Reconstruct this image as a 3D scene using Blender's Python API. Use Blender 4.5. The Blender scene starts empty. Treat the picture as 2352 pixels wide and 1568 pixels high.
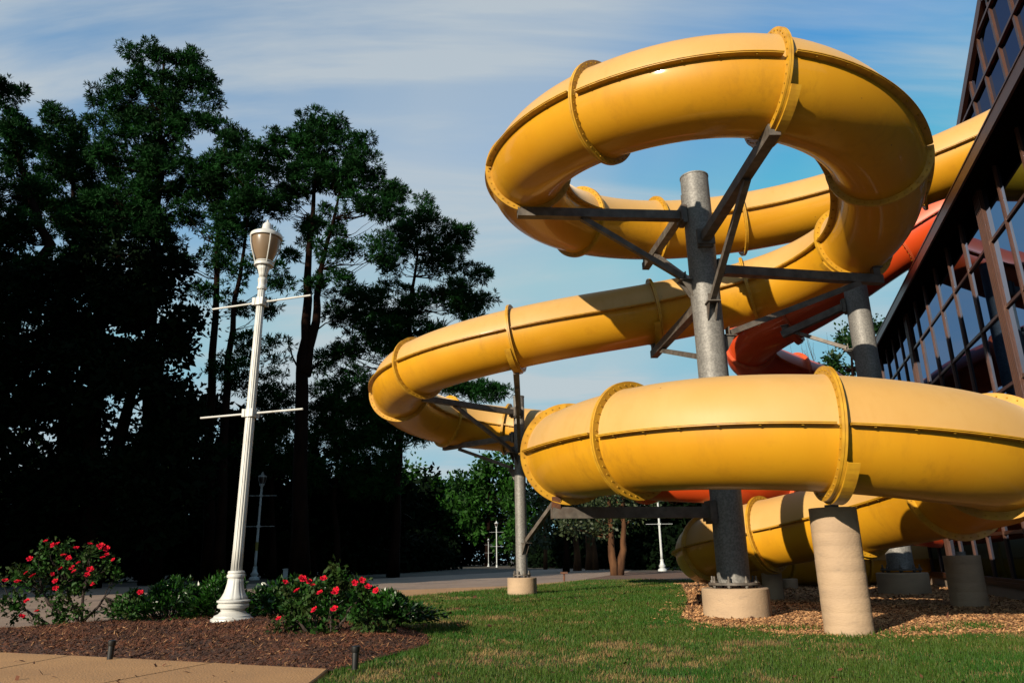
import bpy, bmesh, math, random
import numpy as np
from mathutils import Vector, Matrix

SC = bpy.context.scene
COL = SC.collection
R = math.radians
rng = np.random.default_rng(7)
random.seed(7)

# ------------------------------------------------------------------ camera
TH = R(16.8); RO = R(-.95); CH = .67
FW = np.array([0, math.cos(TH), math.sin(TH)])
U0 = np.array([0, -math.sin(TH), math.cos(TH)])
R0 = np.array([1., 0, 0])
RV = math.cos(RO)*R0 + math.sin(RO)*U0
UV = math.cos(RO)*U0 - math.sin(RO)*R0
cd = bpy.data.cameras.new('camera'); cam = bpy.data.objects.new('camera', cd); COL.objects.link(cam)
m = Matrix(((RV[0], UV[0], -FW[0], 0), (RV[1], UV[1], -FW[1], 0), (RV[2], UV[2], -FW[2], CH), (0, 0, 0, 1)))
cam.matrix_world = m
cd.sensor_width = 36; cd.lens = 1658/2352*36; cd.clip_start = .1; cd.clip_end = 2000
SC.camera = cam

# ------------------------------------------------------------------ light
SUN_AZ = (-.616, -.788); SUN_EL = R(20)
sd = bpy.data.lights.new('sun', 'SUN'); sun = bpy.data.objects.new('sun', sd); COL.objects.link(sun)
sd.energy = 5.0; sd.angle = R(.5); sd.color = (1, .88, .70)
sdir = Vector((SUN_AZ[0]*math.cos(SUN_EL), SUN_AZ[1]*math.cos(SUN_EL), math.sin(SUN_EL)))
sun.rotation_euler = sdir.to_track_quat('Z', 'Y').to_euler()

w = bpy.data.worlds.new('World'); SC.world = w; w.use_nodes = True
nt = w.node_tree; nt.nodes.clear()
def N(nt, t, **k):
    n = nt.nodes.new(t)
    for a, b in k.items(): setattr(n, a, b)
    return n
sky = N(nt, 'ShaderNodeTexSky', sky_type='NISHITA', sun_disc=False, sun_elevation=SUN_EL, sun_rotation=math.atan2(SUN_AZ[0], SUN_AZ[1]), altitude=50, air_density=1.2, dust_density=.2, ozone_density=4.)
geo = N(nt, 'ShaderNodeTexCoord'); sep = N(nt, 'ShaderNodeSeparateXYZ'); nt.links.new(geo.outputs['Generated'], sep.inputs[0])
add = N(nt, 'ShaderNodeMath', operation='ADD'); add.inputs[1].default_value = .22; nt.links.new(sep.outputs['Z'], add.inputs[0])
mxz = N(nt, 'ShaderNodeMath', operation='MAXIMUM'); mxz.inputs[1].default_value = .05; nt.links.new(add.outputs[0], mxz.inputs[0])
dx = N(nt, 'ShaderNodeMath', operation='DIVIDE'); nt.links.new(sep.outputs['X'], dx.inputs[0]); nt.links.new(mxz.outputs[0], dx.inputs[1])
dy = N(nt, 'ShaderNodeMath', operation='DIVIDE'); nt.links.new(sep.outputs['Y'], dy.inputs[0]); nt.links.new(mxz.outputs[0], dy.inputs[1])
cmb = N(nt, 'ShaderNodeCombineXYZ'); nt.links.new(dx.outputs[0], cmb.inputs[0]); nt.links.new(dy.outputs[0], cmb.inputs[1])
def cloud(scale, sx, sy, rot, det, lo, hi, off=(0, 0, 0), dist=0.):
    mp = N(nt, 'ShaderNodeMapping'); mp.inputs['Scale'].default_value = (sx, sy, 1); mp.inputs['Rotation'].default_value = (0, 0, R(rot)); mp.inputs['Location'].default_value = off
    nt.links.new(cmb.outputs[0], mp.inputs[0])
    nz = N(nt, 'ShaderNodeTexNoise'); nz.inputs['Scale'].default_value = scale; nz.inputs['Detail'].default_value = det; nz.inputs['Roughness'].default_value = .55; nz.inputs['Distortion'].default_value = dist
    nt.links.new(mp.outputs[0], nz.inputs['Vector'])
    mr = N(nt, 'ShaderNodeMapRange'); mr.inputs['From Min'].default_value = lo; mr.inputs['From Max'].default_value = hi; mr.interpolation_type = 'SMOOTHSTEP'
    nt.links.new(nz.outputs['Fac'], mr.inputs['Value']); return mr
c1 = cloud(.75, 1., .5, 25, 4, .40, .68, (3.3, 1.4, 0))
c2 = cloud(2.2, .3, 1.6, 28, 7, .40, .72, (5.2, 2.7, 0), .7)
ad = N(nt, 'ShaderNodeMath', operation='MULTIPLY_ADD'); nt.links.new(c2.outputs[0], ad.inputs[0]); ad.inputs[1].default_value = .75
ml = N(nt, 'ShaderNodeMath', operation='MULTIPLY'); nt.links.new(c1.outputs[0], ml.inputs[0]); ml.inputs[1].default_value = .6
# the cirrus sheet covers the west half of the sky
west = N(nt, 'ShaderNodeMapRange'); west.inputs['From Min'].default_value = .35; west.inputs['From Max'].default_value = -.45; west.interpolation_type = 'SMOOTHSTEP'
nt.links.new(sep.outputs['X'], west.inputs['Value']); 
ml2 = N(nt, 'ShaderNodeMath', operation='MULTIPLY_ADD'); nt.links.new(west.outputs[0], ml2.inputs[0]); ml2.inputs[1].default_value = .27; nt.links.new(ml.outputs[0], ml2.inputs[2])
nt.links.new(ml2.outputs[0], ad.inputs[2]); ad.use_clamp = True
CLF = N(nt, 'ShaderNodeMath', operation='MULTIPLY'); nt.links.new(ad.outputs[0], CLF.inputs[0]); CLF.inputs[1].default_value = .85
mix = N(nt, 'ShaderNodeMix', data_type='RGBA'); nt.links.new(CLF.outputs[0], mix.inputs['Factor'])
gm = N(nt, 'ShaderNodeHueSaturation'); gm.inputs['Saturation'].default_value = 1.2; gm.inputs['Value'].default_value = 1.; cap = N(nt, 'ShaderNodeMix', data_type='RGBA', blend_type='DARKEN'); cap.inputs['Factor'].default_value = 1; cap.inputs['B'].default_value = (1.85, 2.55, 3.15, 1); nt.links.new(sky.outputs[0], cap.inputs['A']); tint = N(nt, 'ShaderNodeMix', data_type='RGBA', blend_type='MULTIPLY'); tint.inputs['Factor'].default_value = 1; tint.inputs['B'].default_value = (.80, 1.02, 1.0, 1); nt.links.new(cap.outputs['Result'], tint.inputs['A']); nt.links.new(tint.outputs['Result'], gm.inputs['Color'])
nt.links.new(gm.outputs[0], mix.inputs['A']); mix.inputs['B'].default_value = (2.62, 2.86, 2.98, 1)
bg = N(nt, 'ShaderNodeBackground'); bg.inputs[1].default_value = .12; nt.links.new(mix.outputs['Result'], bg.inputs[0])
ow = N(nt, 'ShaderNodeOutputWorld'); nt.links.new(bg.outputs[0], ow.inputs[0])
SC.view_settings.view_transform = 'Standard'; SC.view_settings.look = 'None'; SC.view_settings.exposure = .8; SC.view_settings.gamma = 1
SC.view_settings.use_curve_mapping = False
SC.cycles.max_bounces = 6; SC.cycles.diffuse_bounces = 1; SC.cycles.glossy_bounces = 4; SC.cycles.transparent_max_bounces = 8

# ------------------------------------------------------------------ helpers: survey of the site
def ray(x, y): return FW*1658 + RV*(x-1176) - UV*(y-784)
def gp(x, y, z=0.):
    d = ray(x, y); t = (z-CH)/d[2]; return (d[0]*t, d[1]*t)
def aty(x, y, Y):
    d = ray(x, y); t = Y/d[1]; return np.array([d[0]*t, Y, CH+d[2]*t])

# ------------------------------------------------------------------ materials
KA = .56        # the photograph is exposed for the sunlit plastic
def mat(name, c1, c2=None, scale=5., rough=.6, metal=0., bump=0., bscale=40., coat=0., spec=.5, det=4., stretch=None, trans=0., c3=None, s3=1., lo=.35, hi=.65, lo3=.5, hi3=.7, randobj=0., coatr=.1, streak=None):
    c1 = tuple(v*KA for v in c1); c2 = c2 and tuple(v*KA for v in c2); c3 = c3 and tuple(v*KA for v in c3)
    m = bpy.data.materials.new(name); m.use_nodes = True; t = m.node_tree; L = t.links.new
    p = t.nodes['Principled BSDF']; out = t.nodes['Material Output']
    p.inputs['Roughness'].default_value = rough; p.inputs['Metallic'].default_value = metal
    p.inputs['Coat Weight'].default_value = coat; p.inputs['Coat Roughness'].default_value = coatr; p.inputs['Specular IOR Level'].default_value = spec
    p.inputs['Base Color'].default_value = (*c1, 1)
    tc = N(t, 'ShaderNodeTexCoord'); src = tc.outputs['Object']
    if stretch:
        mp = N(t, 'ShaderNodeMapping'); mp.inputs['Scale'].default_value = stretch; L(src, mp.inputs[0]); src = mp.outputs[0]
    cur = None
    if c2 is not None:
        nz = N(t, 'ShaderNodeTexNoise'); nz.inputs['Scale'].default_value = scale; nz.inputs['Detail'].default_value = det; L(src, nz.inputs['Vector'])
        mr = N(t, 'ShaderNodeMapRange'); mr.inputs['From Min'].default_value = lo; mr.inputs['From Max'].default_value = hi; L(nz.outputs['Fac'], mr.inputs['Value'])
        mx = N(t, 'ShaderNodeMix', data_type='RGBA'); mx.inputs['A'].default_value = (*c1, 1); mx.inputs['B'].default_value = (*c2, 1); L(mr.outputs[0], mx.inputs['Factor'])
        cur = mx.outputs['Result']
    if c3 is not None:
        nz = N(t, 'ShaderNodeTexNoise'); nz.inputs['Scale'].default_value = s3; nz.inputs['Detail'].default_value = 5; nz.inputs['Roughness'].default_value = .65; L(src, nz.inputs['Vector'])
        mr = N(t, 'ShaderNodeMapRange'); mr.inputs['From Min'].default_value = lo3; mr.inputs['From Max'].default_value = hi3; L(nz.outputs['Fac'], mr.inputs['Value'])
        mx = N(t, 'ShaderNodeMix', data_type='RGBA'); mx.inputs['B'].default_value = (*c3, 1); L(mr.outputs[0], mx.inputs['Factor'])
        if cur: L(cur, mx.inputs['A'])
        else: mx.inputs['A'].default_value = (*c1, 1)
        cur = mx.outputs['Result']
    if streak:                                                      # run-off stains and scuffs
        mp = N(t, 'ShaderNodeMapping'); mp.inputs['Scale'].default_value = (5.5, 5.5, .7); L(tc.outputs['Object'], mp.inputs[0])
        nz = N(t, 'ShaderNodeTexNoise'); nz.inputs['Scale'].default_value = 1.6; nz.inputs['Detail'].default_value = 6; nz.inputs['Roughness'].default_value = .7; L(mp.outputs[0], nz.inputs['Vector'])
        n2 = N(t, 'ShaderNodeTexNoise'); n2.inputs['Scale'].default_value = .9; n2.inputs['Detail'].default_value = 3; L(tc.outputs['Object'], n2.inputs['Vector'])
        a1 = N(t, 'ShaderNodeMapRange'); a1.inputs['From Min'].default_value = .48; a1.inputs['From Max'].default_value = .78; L(nz.outputs['Fac'], a1.inputs['Value'])
        a2 = N(t, 'ShaderNodeMapRange'); a2.inputs['From Min'].default_value = .42; a2.inputs['From Max'].default_value = .66; a2.inputs['To Max'].default_value = .6; L(n2.outputs['Fac'], a2.inputs['Value'])
        mu = N(t, 'ShaderNodeMath', operation='MULTIPLY'); L(a1.outputs[0], mu.inputs[0]); L(a2.outputs[0], mu.inputs[1])
        mx = N(t, 'ShaderNodeMix', data_type='RGBA'); mx.inputs['B'].default_value = (*[v*KA for v in streak], 1); L(mu.outputs[0], mx.inputs['Factor']); L(cur, mx.inputs['A']); cur = mx.outputs['Result']
        vo = N(t, 'ShaderNodeTexVoronoi'); vo.inputs['Scale'].default_value = 2.6; L(tc.outputs['Object'], vo.inputs['Vector'])
        lt = N(t, 'ShaderNodeMath', operation='LESS_THAN'); lt.inputs[1].default_value = .022; L(vo.outputs['Distance'], lt.inputs[0])
        m3 = N(t, 'ShaderNodeMix', data_type='RGBA'); m3.inputs['B'].default_value = (.12, .06, .02, 1); L(lt.outputs[0], m3.inputs['Factor']); L(cur, m3.inputs['A']); cur = m3.outputs['Result']
    if cur: L(cur, p.inputs['Base Color'])
    if bump:
        nz = N(t, 'ShaderNodeTexNoise'); nz.inputs['Scale'].default_value = bscale; nz.inputs['Detail'].default_value = 5; L(src, nz.inputs['Vector'])
        bp = N(t, 'ShaderNodeBump'); bp.inputs['Strength'].default_value = bump; bp.inputs['Distance'].default_value = .02; L(nz.outputs['Fac'], bp.inputs['Height']); L(bp.outputs[0], p.inputs['Normal'])
    if trans:
        tr = N(t, 'ShaderNodeBsdfTranslucent'); ms = N(t, 'ShaderNodeMixShader'); ms.inputs[0].default_value = trans
        if cur: L(cur, tr.inputs[0])
        else: tr.inputs[0].default_value = (*c1, 1)
        L(p.outputs[0], ms.inputs[1]); L(tr.outputs[0], ms.inputs[2]); L(ms.outputs[0], out.inputs[0])
    return m

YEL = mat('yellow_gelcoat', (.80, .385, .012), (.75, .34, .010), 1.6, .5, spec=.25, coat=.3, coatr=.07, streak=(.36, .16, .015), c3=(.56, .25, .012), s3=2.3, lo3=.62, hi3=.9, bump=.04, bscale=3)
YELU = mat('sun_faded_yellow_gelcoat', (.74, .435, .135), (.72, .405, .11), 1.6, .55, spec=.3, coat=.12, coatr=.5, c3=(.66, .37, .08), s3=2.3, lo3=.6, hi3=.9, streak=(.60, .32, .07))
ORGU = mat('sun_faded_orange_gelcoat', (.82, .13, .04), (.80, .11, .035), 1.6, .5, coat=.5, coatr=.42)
YELF = mat('yellow_flange', (.80, .42, .018), (.60, .29, .015), 9, .5, coat=.1)
ORG = mat('orange_gelcoat', (.80, .085, .012), (.74, .07, .012), 1.5, .45, spec=.25, coat=.3, coatr=.07)
ORGF = mat('orange_flange', (.82, .12, .03), (.65, .08, .02), 9, .5)
BOLT = mat('weathered_bolt', (.58, .31, .03), rough=.8, spec=.1)
STEEL = mat('galvanised_steel', (.33, .315, .29), (.20, .19, .175), 42, .6, metal=.25, det=3, lo=.38, hi=.62, bump=.10, bscale=60, c3=(.16, .15, .14), s3=1.6, lo3=.52, hi3=.8)
BEAM = mat('weathered_steel_beam', (.20, .17, .14), (.10, .085, .07), 9, .6, metal=.15, bump=.08, c3=(.10, .05, .03), s3=3., lo3=.5, hi3=.8)
RUST = mat('rusty_steel', (.20, .07, .025), (.09, .04, .025), 12, .8, bump=.3)
CONC = mat('cast_concrete', (.60, .42, .26), (.50, .35, .22), 2.5, .85, bump=.25, bscale=30, c3=(.38, .28, .19), s3=7, lo3=.58, hi3=.85, stretch=(1, 1, 2.5))
BROWN = mat('brown_anodised_frame', (.10, .034, .015), (.075, .026, .012), 6, .42, metal=.25)
DARK = mat('dark_soffit', (.008, .006, .005), rough=.9, spec=0.)
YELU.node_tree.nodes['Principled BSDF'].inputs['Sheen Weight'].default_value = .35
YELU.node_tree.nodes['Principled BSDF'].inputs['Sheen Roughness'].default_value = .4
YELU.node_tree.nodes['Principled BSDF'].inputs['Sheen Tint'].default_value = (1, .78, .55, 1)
WHITE = mat('white_enamel', (.80, .80, .77), (.70, .69, .64), 3, .42, c3=(.42, .38, .30), s3=8, lo3=.62, hi3=.85)
GLOBE = mat('amber_acrylic', (.50, .35, .22), (.40, .27, .16), 3, .3, coat=.2, trans=.45, c3=(.16, .09, .05), s3=4, lo3=.6, hi3=.85)
GREYP = mat('grey_white_paint', (.70, .73, .73), (.60, .63, .63), 3, .5)
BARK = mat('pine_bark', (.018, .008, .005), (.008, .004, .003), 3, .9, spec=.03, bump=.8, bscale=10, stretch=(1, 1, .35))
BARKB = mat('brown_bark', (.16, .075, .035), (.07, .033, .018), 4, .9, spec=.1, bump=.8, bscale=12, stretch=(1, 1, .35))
NEED = mat('pine_needles', (.012, .070, .011), (.006, .028, .006), 1.2, .7, trans=.12, spec=.06)
LEAF = mat('broad_leaves', (.018, .075, .008), (.010, .036, .006), 1.0, .55, trans=.2, spec=.2)
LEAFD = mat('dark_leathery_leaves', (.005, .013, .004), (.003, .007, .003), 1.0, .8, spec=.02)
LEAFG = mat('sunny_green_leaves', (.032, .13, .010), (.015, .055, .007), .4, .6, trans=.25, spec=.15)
LEAFY = mat('olive_leaves', (.045, .075, .014), (.03, .05, .012), 1.5, .6, trans=.2)
SHRUB = mat('glossy_shrub_leaves', (.025, .115, .008), (.010, .042, .005), 3, .38, trans=.15)
ROSEL = mat('rose_leaves', (.022, .095, .010), (.035, .05, .010), 6, .6, trans=.15, spec=.15)
PETAL = mat('crimson_petals', (.85, .005, .02), (.95, .02, .08), 9, .7, trans=.2, spec=.1)
STEM = mat('brown_stem', (.04, .018, .010), (.02, .010, .006), 12, .8)
BLACKP = mat('black_plastic', (.006, .006, .006), rough=.5)
ASPH = mat('asphalt', (.40, .27, .19), (.32, .215, .15), 1.2, .85, bump=.3, bscale=60, c3=(.20, .14, .11), s3=.5, lo3=.5, hi3=.7)
PAVE = mat('tan_concrete_paving', (.60, .32, .125), (.49, .26, .105), 1.3, .88, bump=.35, bscale=70, c3=(.40, .23, .10), s3=5, lo3=.6, hi3=.85)
LAWN = mat('lawn_soil', (.042, .080, .011), (.034, .07, .010), .9, .95, bump=.9, bscale=30, c3=(.13, .09, .024), s3=2.4, lo3=.52, hi3=.7)
BLADE = mat('grass_blades', (.040, .135, .012), (.10, .15, .02), .8, .6, trans=.25, spec=.2, lo=.35, hi=.7)
STRAW = mat('dry_grass', (.34, .22, .07), (.22, .14, .045), 3, .8)
MULS = mat('mulch_soil', (.10, .032, .011), (.045, .015, .007), 7, .95, bump=1., bscale=24)
MULC = mat('mulch_chips', (.18, .05, .013), (.06, .018, .006), 4, .9)
MULP = mat('pale_mulch_chips', (.62, .33, .14), (.42, .19, .07), 4, .9)
CHIPS = mat('wood_chip_ground', (.42, .19, .065), (.22, .09, .03), 9, .95, bump=1., bscale=26)
CHIPP = mat('pale_wood_chips', (.85, .47, .20), (.55, .25, .09), 8, .9)
FLOOR = mat('forest_floor', (.075, .040, .022), (.035, .026, .014), .7, .95, bump=.8, bscale=6, c3=(.03, .045, .014), s3=.25, lo3=.5, hi3=.65)
STRAWG = mat('pine_straw_ground', (.20, .085, .035), (.10, .045, .02), 1.5, .95, bump=.8, bscale=12)
PLINTH = mat('painted_plinth', (.42, .31, .22), (.36, .27, .19), 3, .8)

GLASS = bpy.data.materials.new('tinted_mirror_glass'); GLASS.use_nodes = True
t_ = GLASS.node_tree; t_.nodes.clear(); o_ = N(t_, 'ShaderNodeOutputMaterial'); g_ = N(t_, 'ShaderNodeBsdfGlossy'); g_.inputs['Color'].default_value = (.15, .24, .40, 1); g_.inputs['Roughness'].default_value = .015
d_ = N(t_, 'ShaderNodeBsdfDiffuse'); d_.inputs[0].default_value = (.012, .011, .012, 1); fr = N(t_, 'ShaderNodeFresnel'); fr.inputs[0].default_value = 2.1
mr_ = N(t_, 'ShaderNodeMapRange'); mr_.inputs['From Min'].default_value = 0; mr_.inputs['From Max'].default_value = .55; mr_.inputs['To Min'].default_value = .12
t_.links.new(fr.outputs[0], mr_.inputs['Value']); s_ = N(t_, 'ShaderNodeMixShader'); t_.links.new(mr_.outputs[0], s_.inputs[0]); t_.links.new(d_.outputs[0], s_.inputs[1]); t_.links.new(g_.outputs[0], s_.inputs[2]); t_.links.new(s_.outputs[0], o_.inputs[0])

# ------------------------------------------------------------------ object helpers
ORG3 = [0., 0., 0.]
class T:                                                            # a thing: an empty, and its origin
    def __init__(s, name, loc, label, cat, group=None, kind=None):
        o = bpy.data.objects.new(name, None); COL.objects.link(o); o.location = loc; o.empty_display_size = .2
        o['label'] = label; o['category'] = cat
        if group: o['group'] = group
        s.o = o; s.loc = np.array(loc, float)
def tag(o, label, cat, group=None, kind=None):
    o['label'] = label; o['category'] = cat
    if group: o['group'] = group
    if kind: o['kind'] = kind
    return o
def link(name, me, parent=None, kind=None):
    o = bpy.data.objects.new(name, me); COL.objects.link(o)
    if parent is not None: o.parent = parent
    if kind: o['kind'] = kind
    return o
def mesh(name, V, F, mats, smooth=False, mi=None):
    V = np.asarray(V, np.float32); me = bpy.data.meshes.new(name)
    if isinstance(F, np.ndarray):
        n, k = F.shape
        me.vertices.add(len(V)); me.vertices.foreach_set('co', V.ravel())
        me.loops.add(n*k); me.loops.foreach_set('vertex_index', F.ravel().astype(np.int32))
        me.polygons.add(n); me.polygons.foreach_set('loop_start', np.arange(0, n*k, k, dtype=np.int32))
        me.update(calc_edges=True)
    else:
        me.from_pydata([tuple(map(float, v)) for v in V], [], F)
    if not isinstance(mats, (list, tuple)): mats = [mats]
    for x in mats: me.materials.append(x)
    if mi is not None: me.polygons.foreach_set('material_index', np.asarray(mi, np.int32))
    if smooth: me.polygons.foreach_set('use_smooth', np.ones(len(me.polygons), bool))
    me.update(); return me
class MB:                                                           # collects pieces of ONE part
    def __init__(s): s.v = []; s.f = []
    def add(s, v, f):
        b = len(s.v); s.v += [tuple(x) for x in v]; s.f += [tuple(i+b for i in q) for q in f]; return s
    def box(s, c, d, M=None):
        c = np.array(c, float); d = np.array(d, float)/2
        v = [c+d*np.array(k) for k in ((-1,-1,-1),(1,-1,-1),(1,1,-1),(-1,1,-1),(-1,-1,1),(1,-1,1),(1,1,1),(-1,1,1))]
        if M is not None: v = [M@x for x in v]
        return s.add(v, [(0,3,2,1),(4,5,6,7),(0,1,5,4),(1,2,6,5),(2,3,7,6),(3,0,4,7)])
    def bar(s, a, b, w, h=None, up=(0, 0, 1)):                      # rectangular bar from a to b
        h = h or w; a = np.array(a, float); b = np.array(b, float); t = b-a; t /= np.linalg.norm(t)
        up = np.array(up, float)
        if abs(t@up) > .98: up = np.array([0, 1., 0])
        x = np.cross(t, up); x /= np.linalg.norm(x); y = np.cross(x, t)
        v = [p+x*i*w/2+y*j*h/2 for p in (a, b) for i, j in ((-1,-1),(1,-1),(1,1),(-1,1))]
        return s.add(v, [(0,1,2,3),(7,6,5,4),(0,4,5,1),(1,5,6,2),(2,6,7,3),(3,7,4,0)])
    def tube(s, P, rad, n=8, cap=True):
        P = [np.array(p, float) for p in P]
        if not hasattr(rad, '__len__'): rad = [rad]*len(P)
        v = []; 
        for i, p in enumerate(P):
            t = P[min(i+1, len(P)-1)]-P[max(i-1, 0)]; t = t/(np.linalg.norm(t)+1e-9)
            a = np.array([0, 0, 1.]) if abs(t[2]) < .9 else np.array([1., 0, 0])
            x = np.cross(t, a); x /= np.linalg.norm(x); y = np.cross(t, x)
            v += [p+rad[i]*(math.cos(2*math.pi*k/n)*x+math.sin(2*math.pi*k/n)*y) for k in range(n)]
        f = [(i*n+k, i*n+(k+1) % n, (i+1)*n+(k+1) % n, (i+1)*n+k) for i in range(len(P)-1) for k in range(n)]
        if cap: f += [tuple(range(n-1, -1, -1)), tuple((len(P)-1)*n+k for k in range(n))]
        return s.add(v, f)
    def lathe(s, prof, n=32, c=(0, 0, 0), flute=None, cap=True):    # prof: (r, z); flute(r, z, ang) -> r
        v = []
        for r, z in prof:
            for k in range(n):
                a = 2*math.pi*k/n; rr = flute(r, z, a) if flute else r
                v.append((c[0]+rr*math.cos(a), c[1]+rr*math.sin(a), c[2]+z))
        m_ = len(prof)
        f = [(i*n+k, i*n+(k+1) % n, (i+1)*n+(k+1) % n, (i+1)*n+k) for i in range(m_-1) for k in range(n)]
        if cap: f += [tuple(range(n-1, -1, -1)), tuple((m_-1)*n+k for k in range(n))]
        return s.add(v, f)
    def build(s, name, m_, parent=None, off=(0, 0, 0), smooth=False, kind=None, angle=None):
        me = mesh(name, np.array(s.v, float)-np.array(off), s.f, m_, smooth)
        if smooth and angle:
            bm = bmesh.new(); bm.from_mesh(me)
            for e in bm.edges:
                if len(e.link_faces) == 2 and e.calc_face_angle(0) > R(angle): e.smooth = False
            bm.to_mesh(me); bm.free()
        return link(name, me, parent, kind)

def struct(name, me):
    o = link(name, me); o['kind'] = 'structure'; return o

# ------------------------------------------------------------------ ground, road, paving
def sheet(name, pts, z, m_, sub=0):
    me = mesh(name, [(x, y, z) for x, y in pts], [tuple(range(len(pts)))], m_)
    bm = bmesh.new(); bm.from_mesh(me); bmesh.ops.recalc_face_normals(bm, faces=bm.faces)
    for f in bm.faces:
        if f.normal.z < 0: f.normal_flip()
    bmesh.ops.triangulate(bm, faces=bm.faces); bm.to_mesh(me); bm.free()
    return struct(name, me)
sheet('ground', [(-700, -300), (700, -300), (700, 1200), (-700, 1200)], -.014, FLOOR)
road_near = [(-60, -14), (-20, 3.5), (-9, 8.0), (-6.0, 9.15), (-5.0, 10.4), (-4.6, 13.0), (-3.45, 18.5), (-.4, 20.4), (1.4, 23.5), (2.4, 26.0), (3.4, 29.5), (5.3, 36.5), (6.9, 44.5)]
road_far = [(5, 55), (1.6, 53), (-1.2, 42), (-4, 36), (-8.5, 27.5), (-17.3, 25), (-40, 14), (-90, -2)]
sheet('road', road_near+road_far, -.010, ASPH)
strip = [(-60, -16), (-20, 2.2), (-9, 6.9), (-5.3, 8.2), (-4.6, 9.4), (-4.1, 10.9), (-2.59, 13.96), (-.3, 18.3), (1.35, 21.9), (2.2, 24.0)]
sheet('pavement', strip+[(2.6, 26.5), (2.4, 26.0), (1.4, 23.5), (-.4, 20.4), (-3.45, 18.5), (-4.6, 13.0), (-5.0, 10.4), (-6.0, 9.15), (-9, 8.0), (-20, 3.5), (-60, -14)], -.004, PAVE)
lawn_pts = [(-1.0, 2), (-1.16, 4.6), (-1.18, 4.99), (-.98, 5.6), (-.72, 6.4), (-.85, 7.2), (-1.3, 8.3), (-2.0, 9.3), (-3.2, 10.2), (-4.1, 10.9), (-2.59, 13.96), (-.3, 18.3), (1.35, 21.9), (2.2, 24.0), (3.2, 25.4), (4.7, 23.0), (7, 20.8), (10, 19.7), (20, 18), (20, -8), (-1, -8)]
sheet('lawn', lawn_pts, 0, LAWN)
sheet('pine_straw_bed', [(2.2, 24.0), (2.4, 26.0), (3.4, 29.5), (5.3, 36.5), (9, 36), (14, 32), (13, 21), (10, 19.6), (7, 20.6), (4.7, 22.8), (3.2, 25.2)], .004, STRAWG)
chip_pts = [(4.0, 18.4), (3.4, 15.5), (2.8, 12.5), (2.2, 10), (1.82, 8.6), (1.95, 7.6), (2.35, 6.75), (3.1, 6.42), (4.3, 6.6), (5.2, 6.55), (5.75, 6.95), (6.6, 9.2), (9.9, 19.2), (6, 20.5), (4, 20)]
sheet('wood_chip_bed', chip_pts, .008, CHIPS)

# mulch bed, mounded
bed = [(-9, 5.95), (-6, 6.22), (-4.14, 6.24), (-3.2, 5.86), (-2.46, 5.54), (-1.7, 5.2), (-1.18, 4.99), (-.98, 5.6), (-.72, 6.4), (-.85, 7.2), (-1.3, 8.3), (-2.0, 9.3), (-3.2, 10.2), (-4.1, 10.9), (-4.6, 9.4), (-5.3, 8.2), (-7, 7.6), (-9, 7.1)]
def inside(P, poly):
    P = np.asarray(P); x, y = P[:, 0], P[:, 1]; r = np.zeros(len(P), bool); n = len(poly)
    for i in range(n):
        x0, y0 = poly[i]; x1, y1 = poly[(i+1) % n]
        c = ((y0 > y) != (y1 > y)) & (x < (x1-x0)*(y-y0)/(y1-y0+1e-12)+x0); r ^= c
    return r
def edist(P, poly):
    P = np.asarray(P, float)[:, :2]; d = np.full(len(P), 1e9); n = len(poly)
    for i in range(n):
        a = np.array(poly[i]); b = np.array(poly[(i+1) % n]); ab = b-a
        t = np.clip(((P-a)@ab)/(ab@ab), 0, 1); d = np.minimum(d, np.linalg.norm(P-(a+t[:, None]*ab), axis=1))
    return d
def hnoise(P):
    x, y = P[:, 0], P[:, 1]
    return .5+.25*np.sin(x*2.3+np.sin(y*1.7)*1.5)+.25*np.sin(y*3.1+x*1.3+2)
def bedz(P):
    P = np.asarray(P); d = edist(P, bed)
    return .015+np.minimum(d, .6)/.6*.07+.03*hnoise(P*2)*np.minimum(d, .3)/.3
bm = bmesh.new(); bm.faces.new([bm.verts.new((x, y, 0)) for x, y in bed]); bmesh.ops.triangulate(bm, faces=bm.faces)
for _ in range(5): bmesh.ops.subdivide_edges(bm, edges=[e for e in bm.edges if e.calc_length() > .22], cuts=1, use_grid_fill=False); bmesh.ops.triangulate(bm, faces=bm.faces)
zz = bedz(np.array([(v.co.x, v.co.y) for v in bm.verts]))
for v, z in zip(bm.verts, zz): v.co.z = z
for f in bm.faces:
    if f.normal.z < 0: f.normal_flip()
me = bpy.data.meshes.new('mulch_bed'); bm.to_mesh(me); bm.free(); me.materials.append(MULS); struct('mulch_bed', me)

# near sidewalk: separate cast slabs with open joints
sw = struct('sidewalk', mesh('sidewalk', [(-9, 5.9, -.002), (-9, 2, -.002), (-1.05, 2, -.002), (-1.2, 4.95, -.002), (-3.2, 5.8, -.002), (-4.14, 6.18, -.002)], [(0, 1, 2, 3, 4, 5)], MULS))
e0 = gp(0, 1545); e1 = gp(170, 1512)      # one joint seen
e2 = gp(300, 1568); e3 = gp(390+110, 1529)    # the other
top = [(-9, 6.0), (-6, 6.2), (-4.14, 6.22), (-3.2, 5.84), (-2.46, 5.52), (-1.7, 5.18), (-1.2, 4.97)]
def ytop(x): return float(np.interp(x, [a for a, b in top], [b for a, b in top]))
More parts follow.
